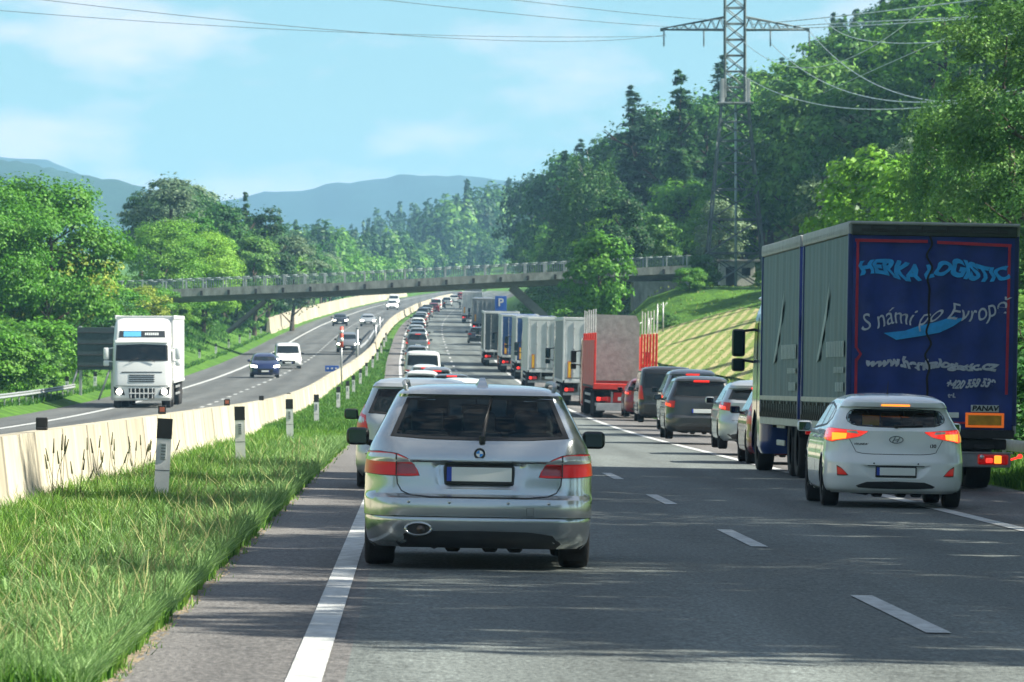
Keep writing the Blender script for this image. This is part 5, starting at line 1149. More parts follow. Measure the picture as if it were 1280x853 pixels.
# ------------------------------------------------------------------ bridge
YB = 440.0
br = thing('road_bridge', 'grey concrete road bridge with a steel railing crossing the motorway', 'bridge', (0, YB, 0))
def bz(px): return PZ(float(np.interp(px, [120, 250, 420, 570, 720, 900], [381.5, 376.5, 370, 362, 354.5, 346])), YB)   # girder underside
pxs = np.arange(120, 865, 12.0); Xb = [PX(p, YB) for p in pxs]
def beam(name, zl, zh, y0, y1, m, parent=br):
    bm = bmesh.new(); prev = None
    for px, x in zip(pxs, Xb):
        z = bz(px); cur = [bm.verts.new(p) for p in ((x, y0, z+zl), (x, y1, z+zl), (x, y1, z+zh), (x, y0, z+zh))]
        if prev:
            for k in range(4): bm.faces.new((prev[k], prev[(k+1) % 4], cur[(k+1) % 4], cur[k]))
        else: bm.faces.new(cur)
        prev = cur
    bm.faces.new(prev[::-1]); bmesh.ops.recalc_face_normals(bm, faces=bm.faces[:]); return obj(name, bm, m, parent, ang=30)
beam('girder', 0, .55, .9, 5.6, BRC); beam('deck', .551, .80, .3, 6.2, BRC); beam('fascia', .40, 1.02, 0, .30, mat('fascia_concrete', (.24, .26, .24), .85, var=.55, vscale=1.4, bump=.3, bscale=5, stretch=(1.5, 1, .6))); beam('fascia', .40, 1.02, 6.2, 6.5, BRC)
bm = bmesh.new()
for px in np.arange(150, 860, 34.0): box(bm, (PX(px, YB), -.012, bz(px)+.62), (.20, .05, .38), .01)
obj('drain_block', bm, CHAS, br)
def railing(y, sx0=130, sx1=895):
    bm = bmesh.new(); P_ = [(x, bz(px)) for px, x in zip(pxs, Xb)]
    for (x0, z0), (x1, z1) in zip(P_[:-1], P_[1:]): cyl(bm, (x0, y, z0+1.78), (x1, y, z1+1.78), .045, .045, 6)
    r = obj('railing', bm, mat('rail_paint', (.17, .22, .235), .6, .2, var=.2), br); 
    bm = bmesh.new()
    for x in np.arange(Xb[0], Xb[-1], .19):
        z = float(np.interp(x, Xb, [bz(p) for p in pxs])); box(bm, (x, y, z+1.45), (.035, .02, .66))
    obj('baluster', bm, mat('rail_paint', (0, 0, 0)), r, ang=0)
    for px in np.arange(128, 866, 25.2):
        bm = bmesh.new(); x = PX(px, YB); box(bm, (x, y, bz(px)+1.42), (.10, .08, .86), .01)
        obj('rail_post', bm, mat('rail_post_paint', (.26, .30, .30), .6, .1), r, ang=0)
railing(.12); railing(6.38)
def leg(p0, p1, w_=.75):
    a = Vector(p0); b = Vector(p1); d = (b-a).normalized(); s_ = d.cross(Vector((0, 1, 0))).normalized()*w_/2
    for y0 in (1.0, 4.4):
        bm = bmesh.new()
        A = [bm.verts.new(a+s_*k+Vector((0, y0+j, 0))) for k, j in ((-1, 0), (1, 0), (1, 1.1), (-1, 1.1))]; B_ = [bm.verts.new(b+s_*k+Vector((0, y0+j, 0))) for k, j in ((-1, 0), (1, 0), (1, 1.1), (-1, 1.1))]
        for k in range(4): bm.faces.new((A[k], A[(k+1) % 4], B_[(k+1) % 4], B_[k]))
        bm.faces.new(A); bm.faces.new(B_)
        bmesh.ops.recalc_face_normals(bm, faces=bm.faces[:]); obj('inclined_leg', bm, BRC, br)
leg((PX(640, YB), 0, PZ(358, YB)), (PX(688, YB), 0, PZ(402, YB)), .6); leg((PX(330, YB), 0, PZ(376, YB)), (PX(283, YB), 0, PZ(415, YB)), .28)
for px0, px1 in ((792, 862), (120, 205)):
    bm = bmesh.new(); xa, xb = PX(px0, YB), PX(px1, YB); z = min(bz(px0), bz(px1)); box(bm, ((xa+xb)/2, 3.2, z-2.2), (xb-xa, 5.4, 4.35), .02); obj('abutment', bm, mat('fascia_concrete', (0, 0, 0)), br)
# fence posts on the bank by the bridge
for i, (px, py, Y) in enumerate(((768, 377, 395), (781, 374, 400), (797, 371, 405), (811, 367, 410), (822, 361, 415), (829, 358, 415))):
    X = PX(px, Y); h = 2.3 if i > 3 else 1.5; r = thing('fence_post', 'thin pale fence post on the green bank right of the bridge', 'post', (X, Y, float(terr(X, Y))), group='fence posts on the bank'); bm = bmesh.new(); cyl(bm, (0, 0, -.3), (0, 0, h), .06, .05, 6); cyl(bm, (0, 0, h*.8), (.3, .1, h), .03, .03, 5); obj('post', bm, STEEL, r)

# ------------------------------------------------------------------ pylon, hut, wires
YP = 500.0; SP = F/YP; PYM = mat('pylon_steel', (.12, .155, .15), .6, .3, var=.4, vscale=2)
xp = PX(919, YP); zp = float(terr(xp, YP)); py = thing('electricity_pylon', 'tall lattice electricity pylon on the right bank above the field', 'pylon', (xp, YP, zp))
HB = PZ(129, YP)-zp; W0, W1, W2 = 2.9, 1.2, .86; HT = PZ(-70, YP)-zp; ARM = PZ(37, YP)-zp
def half(z): return W0+(W1-W0)*z/HB if z < HB else W1*.75
bm = bmesh.new()
def corner(z, k): h = half(z); return Vector(((-1, 1, 1, -1)[k]*h, (-1, -1, 1, 1)[k]*h, z))
for k in range(4):
    cyl(bm, corner(0, k)-Vector((0, 0, 1.5)), corner(HB-.001, k), .13, .11, 4); cyl(bm, corner(HB+.001, k), corner(HT, k), .09, .07, 4)
obj('leg', bm, PYM, py, ang=0)
lv = [0, HB*.20, HB*.38, HB*.54, HB*.68, HB*.80, HB*.90, HB-.002]; lv2 = list(np.linspace(HB+.01, HT, 11))
bm = bmesh.new()
for L2 in (lv, lv2):
    for a, b in zip(L2[:-1], L2[1:]):
        for k in range(4):
            k2 = (k+1) % 4; cyl(bm, corner(a, k), corner(b, k2), .05, .05, 4); cyl(bm, corner(a, k2), corner(b, k), .05, .05, 4); cyl(bm, corner(b, k), corner(b, k2), .055, .055, 4)
obj('bracing', bm, PYM, py, ang=0)
bm = bmesh.new(); box(bm, (0, 0, HB), (3.2, 3.2, .12)); 
for k in range(4): box(bm, (corner(HB, k).x*1.3, corner(HB, k).y*1.3, HB+1.0), (.28, .28, 2.3), .02)
obj('antenna_platform', bm, mat('antenna_grey', (.35, .38, .38), .5), py)
bm = bmesh.new(); cyl(bm, (0, -W0*.5, 0), (0, -W1*.9, HB), .11, .11, 6); obj('cable_duct', bm, mat('duct_pale', (.30, .40, .40), .5), py)
for sg in (-1, 1):
    bm = bmesh.new(); tip = Vector((sg*6.6, 0, ARM)); n = 7
    for s2 in (-1, 1):
        root_lo = Vector((sg*half(ARM), s2*half(ARM), ARM)); root_hi = Vector((sg*half(ARM), s2*half(ARM), ARM+1.15)); cyl(bm, root_lo, tip, .07, .07, 4); cyl(bm, root_hi, tip+Vector((0, 0, .1)), .06, .06, 4)
        for i in range(n): 
            a = root_lo.lerp(tip, i/n); b = root_hi.lerp(tip, (i+.5)/n); c_ = root_lo.lerp(tip, (i+1)/n); cyl(bm, a, b, .035, .035, 4); cyl(bm, b, c_, .035, .035, 4)
    box(bm, tip, (.25, .3, .3)); obj('cross_arm', bm, PYM, py, ang=0)
INS = []
for dx in (-6.4, -2.8, 3.2, 6.7):
    bm = bmesh.new(); 
    for k in range(10): cyl(bm, (dx, 0, ARM-.1-k*.14), (dx, 0, ARM-.18-k*.14), .11, .07, 8)
    cyl(bm, (dx, 0, ARM), (dx, 0, ARM-1.6), .02, .02, 5); obj('insulator', bm, mat('insulator_brown', (.10, .12, .11), .3), py); INS.append((xp+dx, YP, zp+ARM-1.6))
WIRE = mat('wire', (.06, .09, .10), .5, .5); WIRE2 = mat('wire_aluminium', (.42, .48, .48), .4, .6)
def wire(pp, label, r=.022, m=WIRE, n=40, shape=None):
    """pp: three (pixel, pixel, depth) points; a smooth sagging cable through them in space"""
    P3 = [np.array([PX(a, d), d, PZ(b, d)]) for a, b, d in pp]; bm = bmesh.new()
    t1 = np.linalg.norm(P3[1][:2]-P3[0][:2])/(np.linalg.norm(P3[1][:2]-P3[0][:2])+np.linalg.norm(P3[2][:2]-P3[1][:2]))
    pr = None; last = None
    for i in range(n+1):
        t = i/n; L0 = (t-t1)*(t-1)/((0-t1)*(0-1)); L1 = t*(t-1)/(t1*(t1-1)); L2 = t*(t-t1)/(1*(1-t1)); p = Vector(P3[0]*L0+P3[1]*L1+P3[2]*L2)
        if last is not None: cyl(bm, last, p, r, r, 5)
        last = p
    o = obj('power_line', bm, m, ang=80); tag(o, label, 'cable', 'overhead power lines'); return o
wire([(833, 45, YP), (420, 40, 420), (-260, -10, 330)], 'lowest power cable running left from the tip of the pylon arm')
wire([(833, 43, YP), (420, 38, 380), (-280, -42, 300)], 'second power cable running left just above the lowest one')
wire([(882, 35, YP), (640, 17, 400), (100, -45, 310)], 'power cable rising left from the inner end of the pylon arm')
wire([(908, 24, YP), (740, 11, 400), (250, -50, 310)], 'short looking cable rising left out of the top of the frame')
wire([(965, 55, YP), (1085, 121, 340), (1330, 96, 200)], 'sagging cable hanging right from the inner right insulator', .03, WIRE2)
wire([(1014, 40, YP), (1120, 115, 340), (1340, 112, 200)], 'sagging cable hanging right from the outer right insulator', .03, WIRE2)
wire([(922, 89, YP), (1050, 134, 340), (1330, 104, 200)], 'short sagging cable beside the pylon body', .028, WIRE2)
wire([(1030, 20, YP), (1110, 53, 340), (1340, 30, 220)], 'upper sagging cable in front of the dark trees', .028, WIRE2)
wire([(940, 36, YP), (1120, 29, 340), (1330, 12, 235)], 'almost level cable running right from the pylon arm', .035, WIRE2)
wire([(940, 30, YP), (1100, 14, 340), (1330, -15, 235)], 'cable rising right from the top of the pylon arm', .035, WIRE2)
wire([(960, 34, YP), (1120, 25, 340), (1330, 16, 235)], 'second level cable right of the pylon arm', .035, WIRE2)
wire([(930, 52, YP), (1040, 80, 340), (1180, -10, 235)], 'cable climbing to the upper right across the sagging ones', .025, WIRE2)
wire([(1020, 120, 470), (1120, 75, 340), (1290, 0, 235)], 'long cable climbing right over the wooded slope', .025, WIRE2)
xh = PX(921, 508); zh = float(terr(xh, 508)); ht = thing('small_hut', 'small white hut with a flat grey roof behind the pylon foot', 'hut', (xh, 508, zh))
bm = bmesh.new(); box(bm, (0, 0, 1.1), (3.2, 2.6, 2.6), .02); obj('wall', bm, mat('hut_wall', (.55, .55, .5), .8, var=.3), ht)
bm = bmesh.new(); box(bm, (0, 0, 2.5), (4.2, 3.4, .18), .02); obj('roof', bm, mat('hut_roof', (.20, .22, .21), .8), ht)
bm = bmesh.new(); box(bm, (-.6, -1.31, 1.0), (.9, .05, 1.9), .01); obj('door', bm, CHAS, ht); bm = bmesh.new(); box(bm, (.8, -1.31, 1.5), (.8, .05, .7), .01); obj('window', bm, DGLASS, ht)
# ================================================================== TRAFFIC
car1 = silver_wagon(); finish(car1, 44.4, 0, X=.505)
hat = lead_hatch(); finish(hat, 70.2, 0, X=6.08)
bl = blue_lorry(); finish(bl, 83.2, 0, X=7.72, yaw=R(1.2))
sl = stake_lorry(); finish(sl, 212, 0, X=8.02)
LQ = 'cars queuing in the left lane'; RQ = 'cars queuing in the right lane'; TQ = 'lorries queuing on the right'; OQ = 'oncoming traffic'
W_ = paint('white_car', (.60, .63, .62)); SV = paint('silver_car', (.42, .46, .47), .6); DG = paint('dark_grey_car', (.045, .052, .055), .5); BK = paint('black_car', (.014, .016, .018), .2); RD = paint('red_car', (.22, .006, .010), .1); MR = paint('maroon_car', (.16, .008, .016), .3); BU = paint('blue_car', (.010, .022, .085), .4); GY = paint('grey_car', (.20, .22, .23), .6)
def rc(label, style, P, Y, px, name='queuing_car', **k):
    yaw = k.pop('yaw', 0); grp = k.pop('group', LQ); r = road_car(name, label, style, P, group=grp, **k); finish(r, Y, 0, X=PX(px, Y), yaw=yaw); return r
rc('silver people carrier with tall red tail light, half hidden behind the nearest estate car', 'mpv', SV, 76.5, 524, name='people_carrier', sw=.98, sz=.955, lights='tall', lit=False)
rc('white roofed car showing just above the roof of the nearest estate car', 'hatch', W_, 156, 577, sz=1.10, lit=False, detail=0)
rc('dark car with a bright red high brake light and roof rails', 'wagon', DG, 220, 564, rails=True, detail=0, sz=1.03)
rc('white hatchback overlapping the grass side of the queue ahead of the second silver car', 'hatch', W_, 238, 527, sz=1.08, lit=False, detail=0)
rc('small dark car with two red brake lights between two white cars', 'hatch', GY, 262, 546, sz=1.08, detail=0)
rc('white car with brake lights on, directly behind the tall white van', 'hatch', W_, 284, 531, sz=1.04, detail=0)
rc('tall white van standing above the left lane queue', 'van', W_, 306, 528, name='queuing_van', sz=1.08, sw=1.05, cat='van', lit=False, detail=0)
rc('silver hatchback directly ahead of the tall white van', 'hatch', SV, 350, 522, lit=False, detail=0)
rc('grey hatchback, second ahead of the tall white van', 'hatch', GY, 392, 521, lit=False, detail=0)
rc('boxy pale van with a wide dark rear window in the left queue', 'mpv', GY, 440, 522, sw=1.05, sz=1.12, lights='tall', detail=0, cat='van')
rc('silver estate, third vehicle beyond the tall white van', 'wagon', SV, 500, 522.5, lit=False, detail=0)
rc('grey car, fourth vehicle beyond the tall white van', 'hatch', GY, 560, 521.5, lit=False, detail=0)
rc('dark saloon, fifth vehicle beyond the tall white van', 'wagon', DG, 640, 524, lit=False, detail=0)
rc('dark car under the bridge, sixth beyond the tall white van', 'mpv', BK, 715, 528.5, lit=False, detail=0)
rc('dark grey far car seen small before the bend', 'wagon', DG, 790, 534, lit=False, detail=0)
rc('small white van at the start of the distant bend', 'van', W_, 880, 545, sw=.95, detail=0, cat='van')
for k, (Y, P) in enumerate(((960, SV), (1040, W_), (1120, RD), (1200, GY))): rc(['tiny silver car in the distant bend', 'tiny white car in the distant bend', 'tiny red car in the distant bend', 'tiny grey car, farthest of the left queue'][k], 'mpv', P, Y, 518+(float(cR(Y))+1.1)/Y*F, lit=(k == 2), detail=0)
for Y, P, lb in ((470, GY, 'grey car close behind the silver estate on the slope'), (530, SV, 'silver car wedged between the estate and the grey car on the slope'), (600, W_, 'white car below the bridge in the left queue'), (676, SV, 'silver car just short of the dark people carrier under the bridge'), (750, GY, 'grey car just past the dark people carrier under the bridge'), (835, RD, 'red car just short of the small white van in the bend'), (920, DG, 'dark car just past the small white van in the bend')):
    rc(lb, 'hatch', P, Y, 518+(float(cR(Y))+.6)/Y*F, lit=False, detail=0)
# right side, near to far
rc('dark red car partly hidden by the blue lorry, with large pale tail light', 'mpv', MR, 107.5, 995-0, name='compact_car', sz=.985, lights='tall', lit=False, group=RQ).location.x = 7.35
rc('silver hatchback with one red wraparound tail light, beside the red car', 'hatch', SV, 120.5, 0, name='compact_car', sz=1.05, lights='side', group=RQ).location.x = 7.5
rc('dark grey people carrier with glowing red tail light', 'mpv', DG, 141.5, 0, name='people_carrier', lights='side', group=RQ, sz=1.01).location.x = 7.3
rc('grey car whose roof shows above the dark grey people carrier', 'mpv', GY, 163, 0, name='people_carrier', lights='side', sz=1.13, group=RQ, detail=0).location.x = 8.15
rc('black van with a big tinted rear window in the right queue', 'van', BK, 186, 0, name='queuing_van', lights='tall', lit=False, group=RQ, cat='van').location.x = 8.45
rc('red hatchback beside the red and white stakes of the flatbed lorry', 'hatch', RD, 204, 0, name='compact_car', lights='side', group=RQ).location.x = 8.6
# lorries
GW = mat('trailer_white', (.52, .55, .55), .4, var=.15, vscale=1.5); GC = mat('curtain_grey', (.20, .23, .24), .55, var=.25); TE = mat('curtain_pale', (.34, .38, .36), .55, var=.25); GD = mat('curtain_dark', (.05, .07, .08), .5, var=.3); BLc = mat('curtain_blue', (.02, .07, .22), .5, var=.3); GRN = mat('curtain_green', (.03, .15, .09), .5, var=.3); CW = paint('cab_white', (.58, .60, .60)); CR_ = paint('cab_red', (.35, .02, .02)); CB = paint('cab_blue', (.03, .09, .3))
def lr(Y, xl, *a, **k):
    r = lorry('box_lorry', *a, group=TQ, **k); finish(r, Y, 0, X=xl+1.25); return r
lr(252, 6.68, 'lorry with grey curtain side and white rear doors, next ahead of the flatbed lorry', GW, GC, L=13.6, cabm=CW, Ht=4.0)
lr(302, 6.1, 'white refrigerated lorry, second ahead of the flatbed lorry', GW, GW, L=13.6, cabm=CW, Ht=4.0)
lr(346, 6.25, 'pale curtainsided lorry with blue and green rear, third ahead of the flatbed lorry', BLc, TE, L=12, cabm=CB, Ht=3.95, frame_m=GW, marks='yellow')
lr(372, 5.75, 'lorry with white sides and a blue curtain end, fourth ahead of the flatbed lorry', BLc, GW, L=11, cabm=CR_, Ht=3.9, frame_m=GW)
lr(396, 4.9, 'dark open backed lorry with a white roof frame beneath the bridge', GD, GD, L=12, cabm=CW, Ht=3.9, frame_m=GW, marks=None)
lr(590, PX(590, 590), 'grey box lorry on the slope beyond the bridge', GC, TE, L=12, cabm=CW, Ht=3.7)
lr(690, PX(577, 690), 'pale lorry farther up the slope beyond the bridge', GW, GC, L=12, cabm=CR_, Ht=3.9)
lr(800, PX(580, 800), 'distant white lorry nearing the bend', GW, GW, L=12, cabm=CW, Ht=3.9)
rc('dark car between the lorries just beyond the bridge', 'wagon', DG, 505, 0, group=RQ, detail=0, lit=False).location.x = PX(597, 505)
rc('grey car on the right beyond the box lorry', 'hatch', GY, 640, 0, group=RQ, detail=0, lit=False).location.x = PX(606, 640)
# oncoming traffic
wl = lorry('articulated_lorry', 'white articulated lorry with high cab and lit headlights, oncoming on the left', GW, GW, L=13.4, Ht=3.92, cabm=paint('cab_bright_white', (.70, .72, .70)), wd=2.5, cab_h=3.8, cat='lorry', cab_args=dict(lit=True, sign=True))
Yf = 234; finish(wl, Yf+16.7, 0, onc=True, X=-11.62, yaw=R(.4))
def on(label, style, P, Y, px, yaw=0, **k):
    r = road_car(k.pop('name', 'oncoming_car'), label, style, P, lit=False, head=True, group=OQ, **k); L = 4.5; finish(r, Y+L, 0, onc=True, X=PX(px, Y), yaw=yaw); return r
on('dark blue oncoming car with headlights on, ahead of the small white van', 'hatch', BU, 344, 327, R(3), sz=1.05)
on('small white van with a yellow nose sticker following the blue car', 'van', W_, 380, 356.5, R(3), sz=.93, sl=.85, sw=.92, cat='van', name='oncoming_van')
on('grey oncoming car in the fast lane left of the marker pole', 'mpv', GY, 452, 433, R(2), detail=0)
on('black oncoming car in the slow lane far beyond the white van', 'hatch', BK, 648, 424, R(2), detail=0)
on('silver oncoming car in the fast lane, alongside the black one', 'hatch', SV, 645, 459, R(2), detail=0)
on('small bright oncoming car leaving the distant bend', 'mpv', W_, 880, 491, 0, detail=0)
on('white oncoming van just behind the small bright car', 'van', W_, 985, 493, 0, detail=0, cat='van')

# ================================================================== TREES
proto('r1', 'round', 12, 4.6, 9000, .42, 'mid', 1); proto('r2', 'round', 13, 4.8, 9000, .42, 'dark', 2); proto('r3', 'round', 11, 4.4, 9000, .40, 'bright', 3)
proto('t1', 'tall', 18, 4.6, 10000, .45, 'mid', 4, .12); proto('t2', 'tall', 19, 4.4, 10000, .45, 'dark', 5, .12); proto('t3', 'tall', 17, 4.2, 9000, .42, 'bright', 6, .12); proto('g1', 'tall', 15, 4.2, 9000, .38, 'grey', 7, .1)
proto('c1', 'conifer', 20, 3.6, 12000, .42, 'conifer', 8, .06); proto('c2', 'conifer', 18, 3.6, 11000, .40, 'dark', 9, .05)
proto('b1', 'weep', 17, 3.6, 14000, .26, 'birch', 10, .12, BARKW, .012); 
proto('big', 'round', 11, 4.8, 30000, .22, 'bright', 12, .10); proto('near1', 'tall', 15, 4.2, 34000, .17, 'birch', 13, .05); proto('near2', 'weep', 16, 4.2, 34000, .16, 'mid', 14, .08, BARKW, .012)
proto('s1', 'shrub', 4.2, 2.8, 9000, .20, 'bright', 15, -.12); proto('s2', 'shrub', 4.0, 2.6, 9000, .20, 'mid', 16, -.12); proto('s3', 'shrub', 3.6, 2.6, 8000, .19, 'yellow', 17, -.12); proto('young', 'tall', 7.0, 2.0, 7000, .26, 'bright', 18, .22, None, .014)
# young tree before the bridge
Yt = 405; x = PX(748, Yt); tree('young', x, Yt, PZ(278, Yt)-float(terr(x, Yt)), 'young bright green tree standing in front of the bridge above the lorries', name='young_tree', sxy=.95)
for px, Y, h in ((724, 402, 2.6), (770, 408, 2.4)): x = PX(px, Y); tree('s1', x, Y, h, 'low leafy bush at the foot of the young tree by the bridge', 'bush', 'bushes at the foot of the young tree', name='bush')
# right hand forest in tiers up the slope
FK = ['broad dark green tree', 'tall mid green tree', 'bright leafy tree', 'slender dark conifer', 'grey green willow like tree']
def forest(tier, u0, y0, y1, step, hs, keys, lab, grp, ju=2.0):
    Y = y0
    while Y < y1:
        s_ = step*(1+Y/1400); u = u0+rnd.uniform(-ju, ju); k = rnd.choice(keys); yy = Y+rnd.uniform(-.35, .35)*s_; X = u+float(cR(yy)); h = rnd.uniform(*hs)
        px = VX+X/yy*F
        if px < 1420 and not (tier in (0, 1, 6) and yy < 522 and 845 < px < 990):
            kind = {'r1': 'round green tree', 'r2': 'round dark tree', 'r3': 'round bright tree', 't1': 'tall green tree', 't2': 'tall dark tree', 't3': 'tall bright tree', 'g1': 'grey green bushy tree', 'c1': 'dark blue green conifer', 'c2': 'dark spire shaped conifer', 'b1': 'drooping birch', 's1': 'bright green shrub', 's2': 'mid green shrub', 's3': 'yellow green shrub'}[k]
            if yy > 930: far_tree(X, yy, h*1.05, 'conifer' if k[0] == 'c' else ('dark' if k in ('t2', 'r2') else ('bright' if k in ('t3', 'r3', 'g1') else 'mid')))
            else: tree(k, X, yy, h, '%s %s' % (kind, lab(px)), 'bush' if k[0] == 's' else 'tree', grp+', '+kind, name={'c': 'conifer_tree', 's': 'shrub', 'b': 'birch_tree'}.get(k[0], 'broadleaf_tree'), sxy=rnd.uniform(.95, 1.2))
        Y += s_
def where(px):
    if px < 640: return 'far behind the bridge'
    if px < 760: return 'behind the right bridge half'
    if px < 880: return 'left of the pylon'
    if px < 1010: return 'around the pylon'
    return 'above the blue lorry'
forest(0, 29, 450, 1120, 8.5, (8, 12), ['g1', 't1', 'r1', 't3', 'r3'], lambda p: 'at the forest edge '+where(p), 'forest edge trees on the right')
forest(1, 37, 445, 1150, 8.5, (13, 18), ['t1', 't3', 'c2', 'r1', 't3', 'b1', 'g1', 'r3'], lambda p: 'in the second row '+where(p), 'second row forest trees', 3)
forest(2, 46, 440, 1100, 8.5, (17, 22), ['t2', 'c1', 'c2', 't1', 'r1', 't3'], lambda p: 'in the middle rows '+where(p), 'middle forest trees', 3)
forest(3, 55, 300, 1050, 9, (18, 23), ['c1', 'c2', 't2', 'c1', 't1'], lambda p: 'high up '+where(p), 'upper forest trees', 4)
forest(4, 68, 380, 900, 10, (18, 24), ['c1', 'c2', 't2'], lambda p: 'at the top '+where(p), 'top forest trees', 4)
forest(5, 37, 205, 440, 8, (6, 10), ['r3', 'g1', 't3', 'r1', 'c2'], lambda p: 'on the bank behind the blue lorry', 'bank trees behind the blue lorry', 2)
# right of road far beyond the bridge, curving with it
forest(6, 19, 470, 1500, 10, (9, 13), ['t1', 'r1', 't2', 'b1', 't3'], lambda p: 'close to the road '+where(p), 'roadside trees right of the road', 2.5)
forest(7, 26, 760, 1600, 12, (16, 21), ['t1', 't2', 'c2', 'r2'], lambda p: 'behind the roadside trees '+where(p), 'taller trees right of the road', 3)
# left of the oncoming road beyond the bridge, following the bend
forest(8, -18, 480, 1750, 8.5, (7.5, 10.5), ['r1', 't1', 'g1', 'c2', 'r3', 't3', 'g1'], lambda p: 'left of the road '+('behind the bridge left end' if p < 400 else 'behind the bridge middle'), 'trees left of the road', 1.5)
forest(9, -25, 540, 1750, 9.5, (9, 13), ['c2', 't1', 'c1', 'g1', 'r2', 't2'], lambda p: 'in the back row '+('behind the bridge left end' if p < 400 else 'behind the bridge middle'), 'back row trees left of the road', 2)
def T(key, px, Y, h, label, name='broadleaf_tree', cat='tree', grp=None, sxy=1.0): x = PX(px, Y); return tree(key, x, Y, h, label, cat, grp, name=name, sxy=sxy)
def Ttop(key, px, Y, top, label, **k): x = PX(px, Y); return tree(key, x, Y, PZ(top, Y)-float(terr(x, Y)), label, **k)
Ttop('big', 205, 462, 268, 'round bright green tree left of the bridge end', sxy=1.05); Ttop('big', 255, 475, 282, 'slightly lower bright green tree overlapping the round one by the bridge end', sxy=1.0)
Ttop('t1', 278, 545, 232, 'tall tree with uneven top behind the left end of the bridge'); Ttop('c2', 305, 560, 238, 'narrow dark tree beside the tall uneven one left of the bridge', name='conifer_tree'); Ttop('t2', 335, 575, 248, 'tall dark broadleaf right of the narrow dark tree, left of the hills'); Ttop('t1', 318, 530, 275, 'mid green tree in front of the tall dark broadleaf')
Ttop('t2', 235, 540, 262, 'dark tree top showing between the bright round tree and the tall tree'); Ttop('g1', 365, 600, 282, 'grey green tree above the bridge rail, left of the middle')
for (px, Y, top, key, lb) in ((735, 560, 152, 'b1', 'tall drooping birch right of the bridge middle'), (768, 640, 166, 't2', 'dark broadleaf between the drooping birch and the tall leafy one'), (796, 610, 104, 'c1', 'tall pointed conifer standing out above the bridge right end'), (823, 620, 118, 't2', 'dark tree just right of the tallest one above the bridge end'), (852, 585, 84, 'c2', 'dark green conifer just left of the pylon'), (880, 600, 92, 't1', 'tall tree directly behind the left side of the pylon'), (905, 620, 66, 'c1', 'tall bluish conifer behind the pylon shaft'), (700, 760, 192, 'r1', 'round tree left of the drooping birch'), (722, 800, 172, 'c1', 'pointed conifer behind the drooping birch'), (672, 900, 205, 'r2', 'round dark tree above the right part of the bridge'), (760, 690, 200, 't3', 'bright tree in front of the dark ones above the bridge'), (776, 650, 132, 't1', 'tall green tree left of the pointed conifer above the bridge'), (814, 640, 118, 't3', 'tall bright tree right of the pointed conifer above the bridge'), (838, 630, 108, 't1', 'tall green tree between the two conifers left of the pylon'), (866, 610, 104, 't2', 'tall dark tree close to the conifer left of the pylon'), (893, 640, 92, 't1', 'tall green tree showing through the pylon shaft'), (748, 700, 158, 't2', 'tall dark tree right behind the drooping birch'), (920, 640, 84, 't3', 'tall bright tree right of the conifer behind the pylon'), (712, 720, 186, 'c2', 'small spire shaped tree left of the drooping birch')):
    Ttop(key, px, Y, top, lb, sxy=1.0 if key == 'b1' else (1.35 if key[0] == 'c' else .85), name='conifer_tree' if key[0] == 'c' else ('birch_tree' if key == 'b1' else 'broadleaf_tree'))
for i, (px, top) in enumerate(((548, 246), (566, 232), (584, 226), (601, 228), (618, 222), (636, 224), (654, 216), (672, 212), (690, 208), (530, 262))):
    for j in range(3): x_ = PX(px+j*5, 1600+i*11+j*30); far_tree(x_, 1600+i*11+j*30, PZ(top+(0, 14, 6)[j], 1600+i*11+j*30)-float(terr(x_, 1600+i*11+j*30)), ('dark', 'mid', 'conifer')[(i+j) % 3])
# left foreground tree and shrub bank
Ttop('big', 62, 292, 206, 'large spreading bright tree at the upper left, the tallest on the left bank', sxy=.98); Ttop('big', -25, 285, 222, 'large tree cut off by the left edge of the picture', sxy=1.0)
Ttop('big', 20, 300, 262, 'lower bright tree between the two large left trees', sxy=.9)
k = 0
for (px, Y, top, key) in ((-30, 215, 330, 's3'), (22, 212, 318, 's1'), (60, 222, 322, 's3'), (100, 235, 345, 's1'), (0, 196, 392, 's2'), (42, 200, 385, 's1'), (88, 214, 392, 's2'), (10, 240, 300, 's3'), (70, 250, 305, 's3'), (118, 262, 350, 's2'), (140, 275, 352, 's1'), (165, 290, 356, 's3'), (190, 305, 352, 's1'), (-20, 190, 400, 's1'), (152, 250, 385, 's2'), (215, 330, 366, 's1'), (240, 348, 372, 's2'), (262, 362, 378, 's2'), (205, 318, 385, 's2'), (285, 395, 388, 's1'), (305, 410, 384, 's2'), (330, 450, 380, 's1'), (350, 500, 378, 's2'), (250, 400, 360, 's2'), (225, 425, 352, 's1'), (375, 540, 376, 's1'), (395, 600, 374, 's2'), (180, 350, 345, 's2'), (110, 300, 335, 's1'), (160, 400, 340, 's2')):
    col = {'s1': 'bright green', 's2': 'mid green', 's3': 'yellow green'}[key]; wh = 'left of the white lorry' if px < 130 else ('just behind the white lorry' if px < 235 else 'below the bridge')
    wide = 1.25 if px < 200 else .95
    Y = max(Y, (18.3 if top > 375 else (20.5 if top > 345 else 23))*F/(518-px)) if px < 200 else max(Y, 19.5*F/(518-px))
    Ttop(key, px, Y, top, '%s shrub %s, %s' % (col, wh, ['low down', 'halfway up', 'at the top'][0 if top > 375 else (1 if top > 345 else 2)]), cat='bush', group='shrubs on the left bank, %s %s' % (col, wh), name='shrub', sxy=wide); k += 1
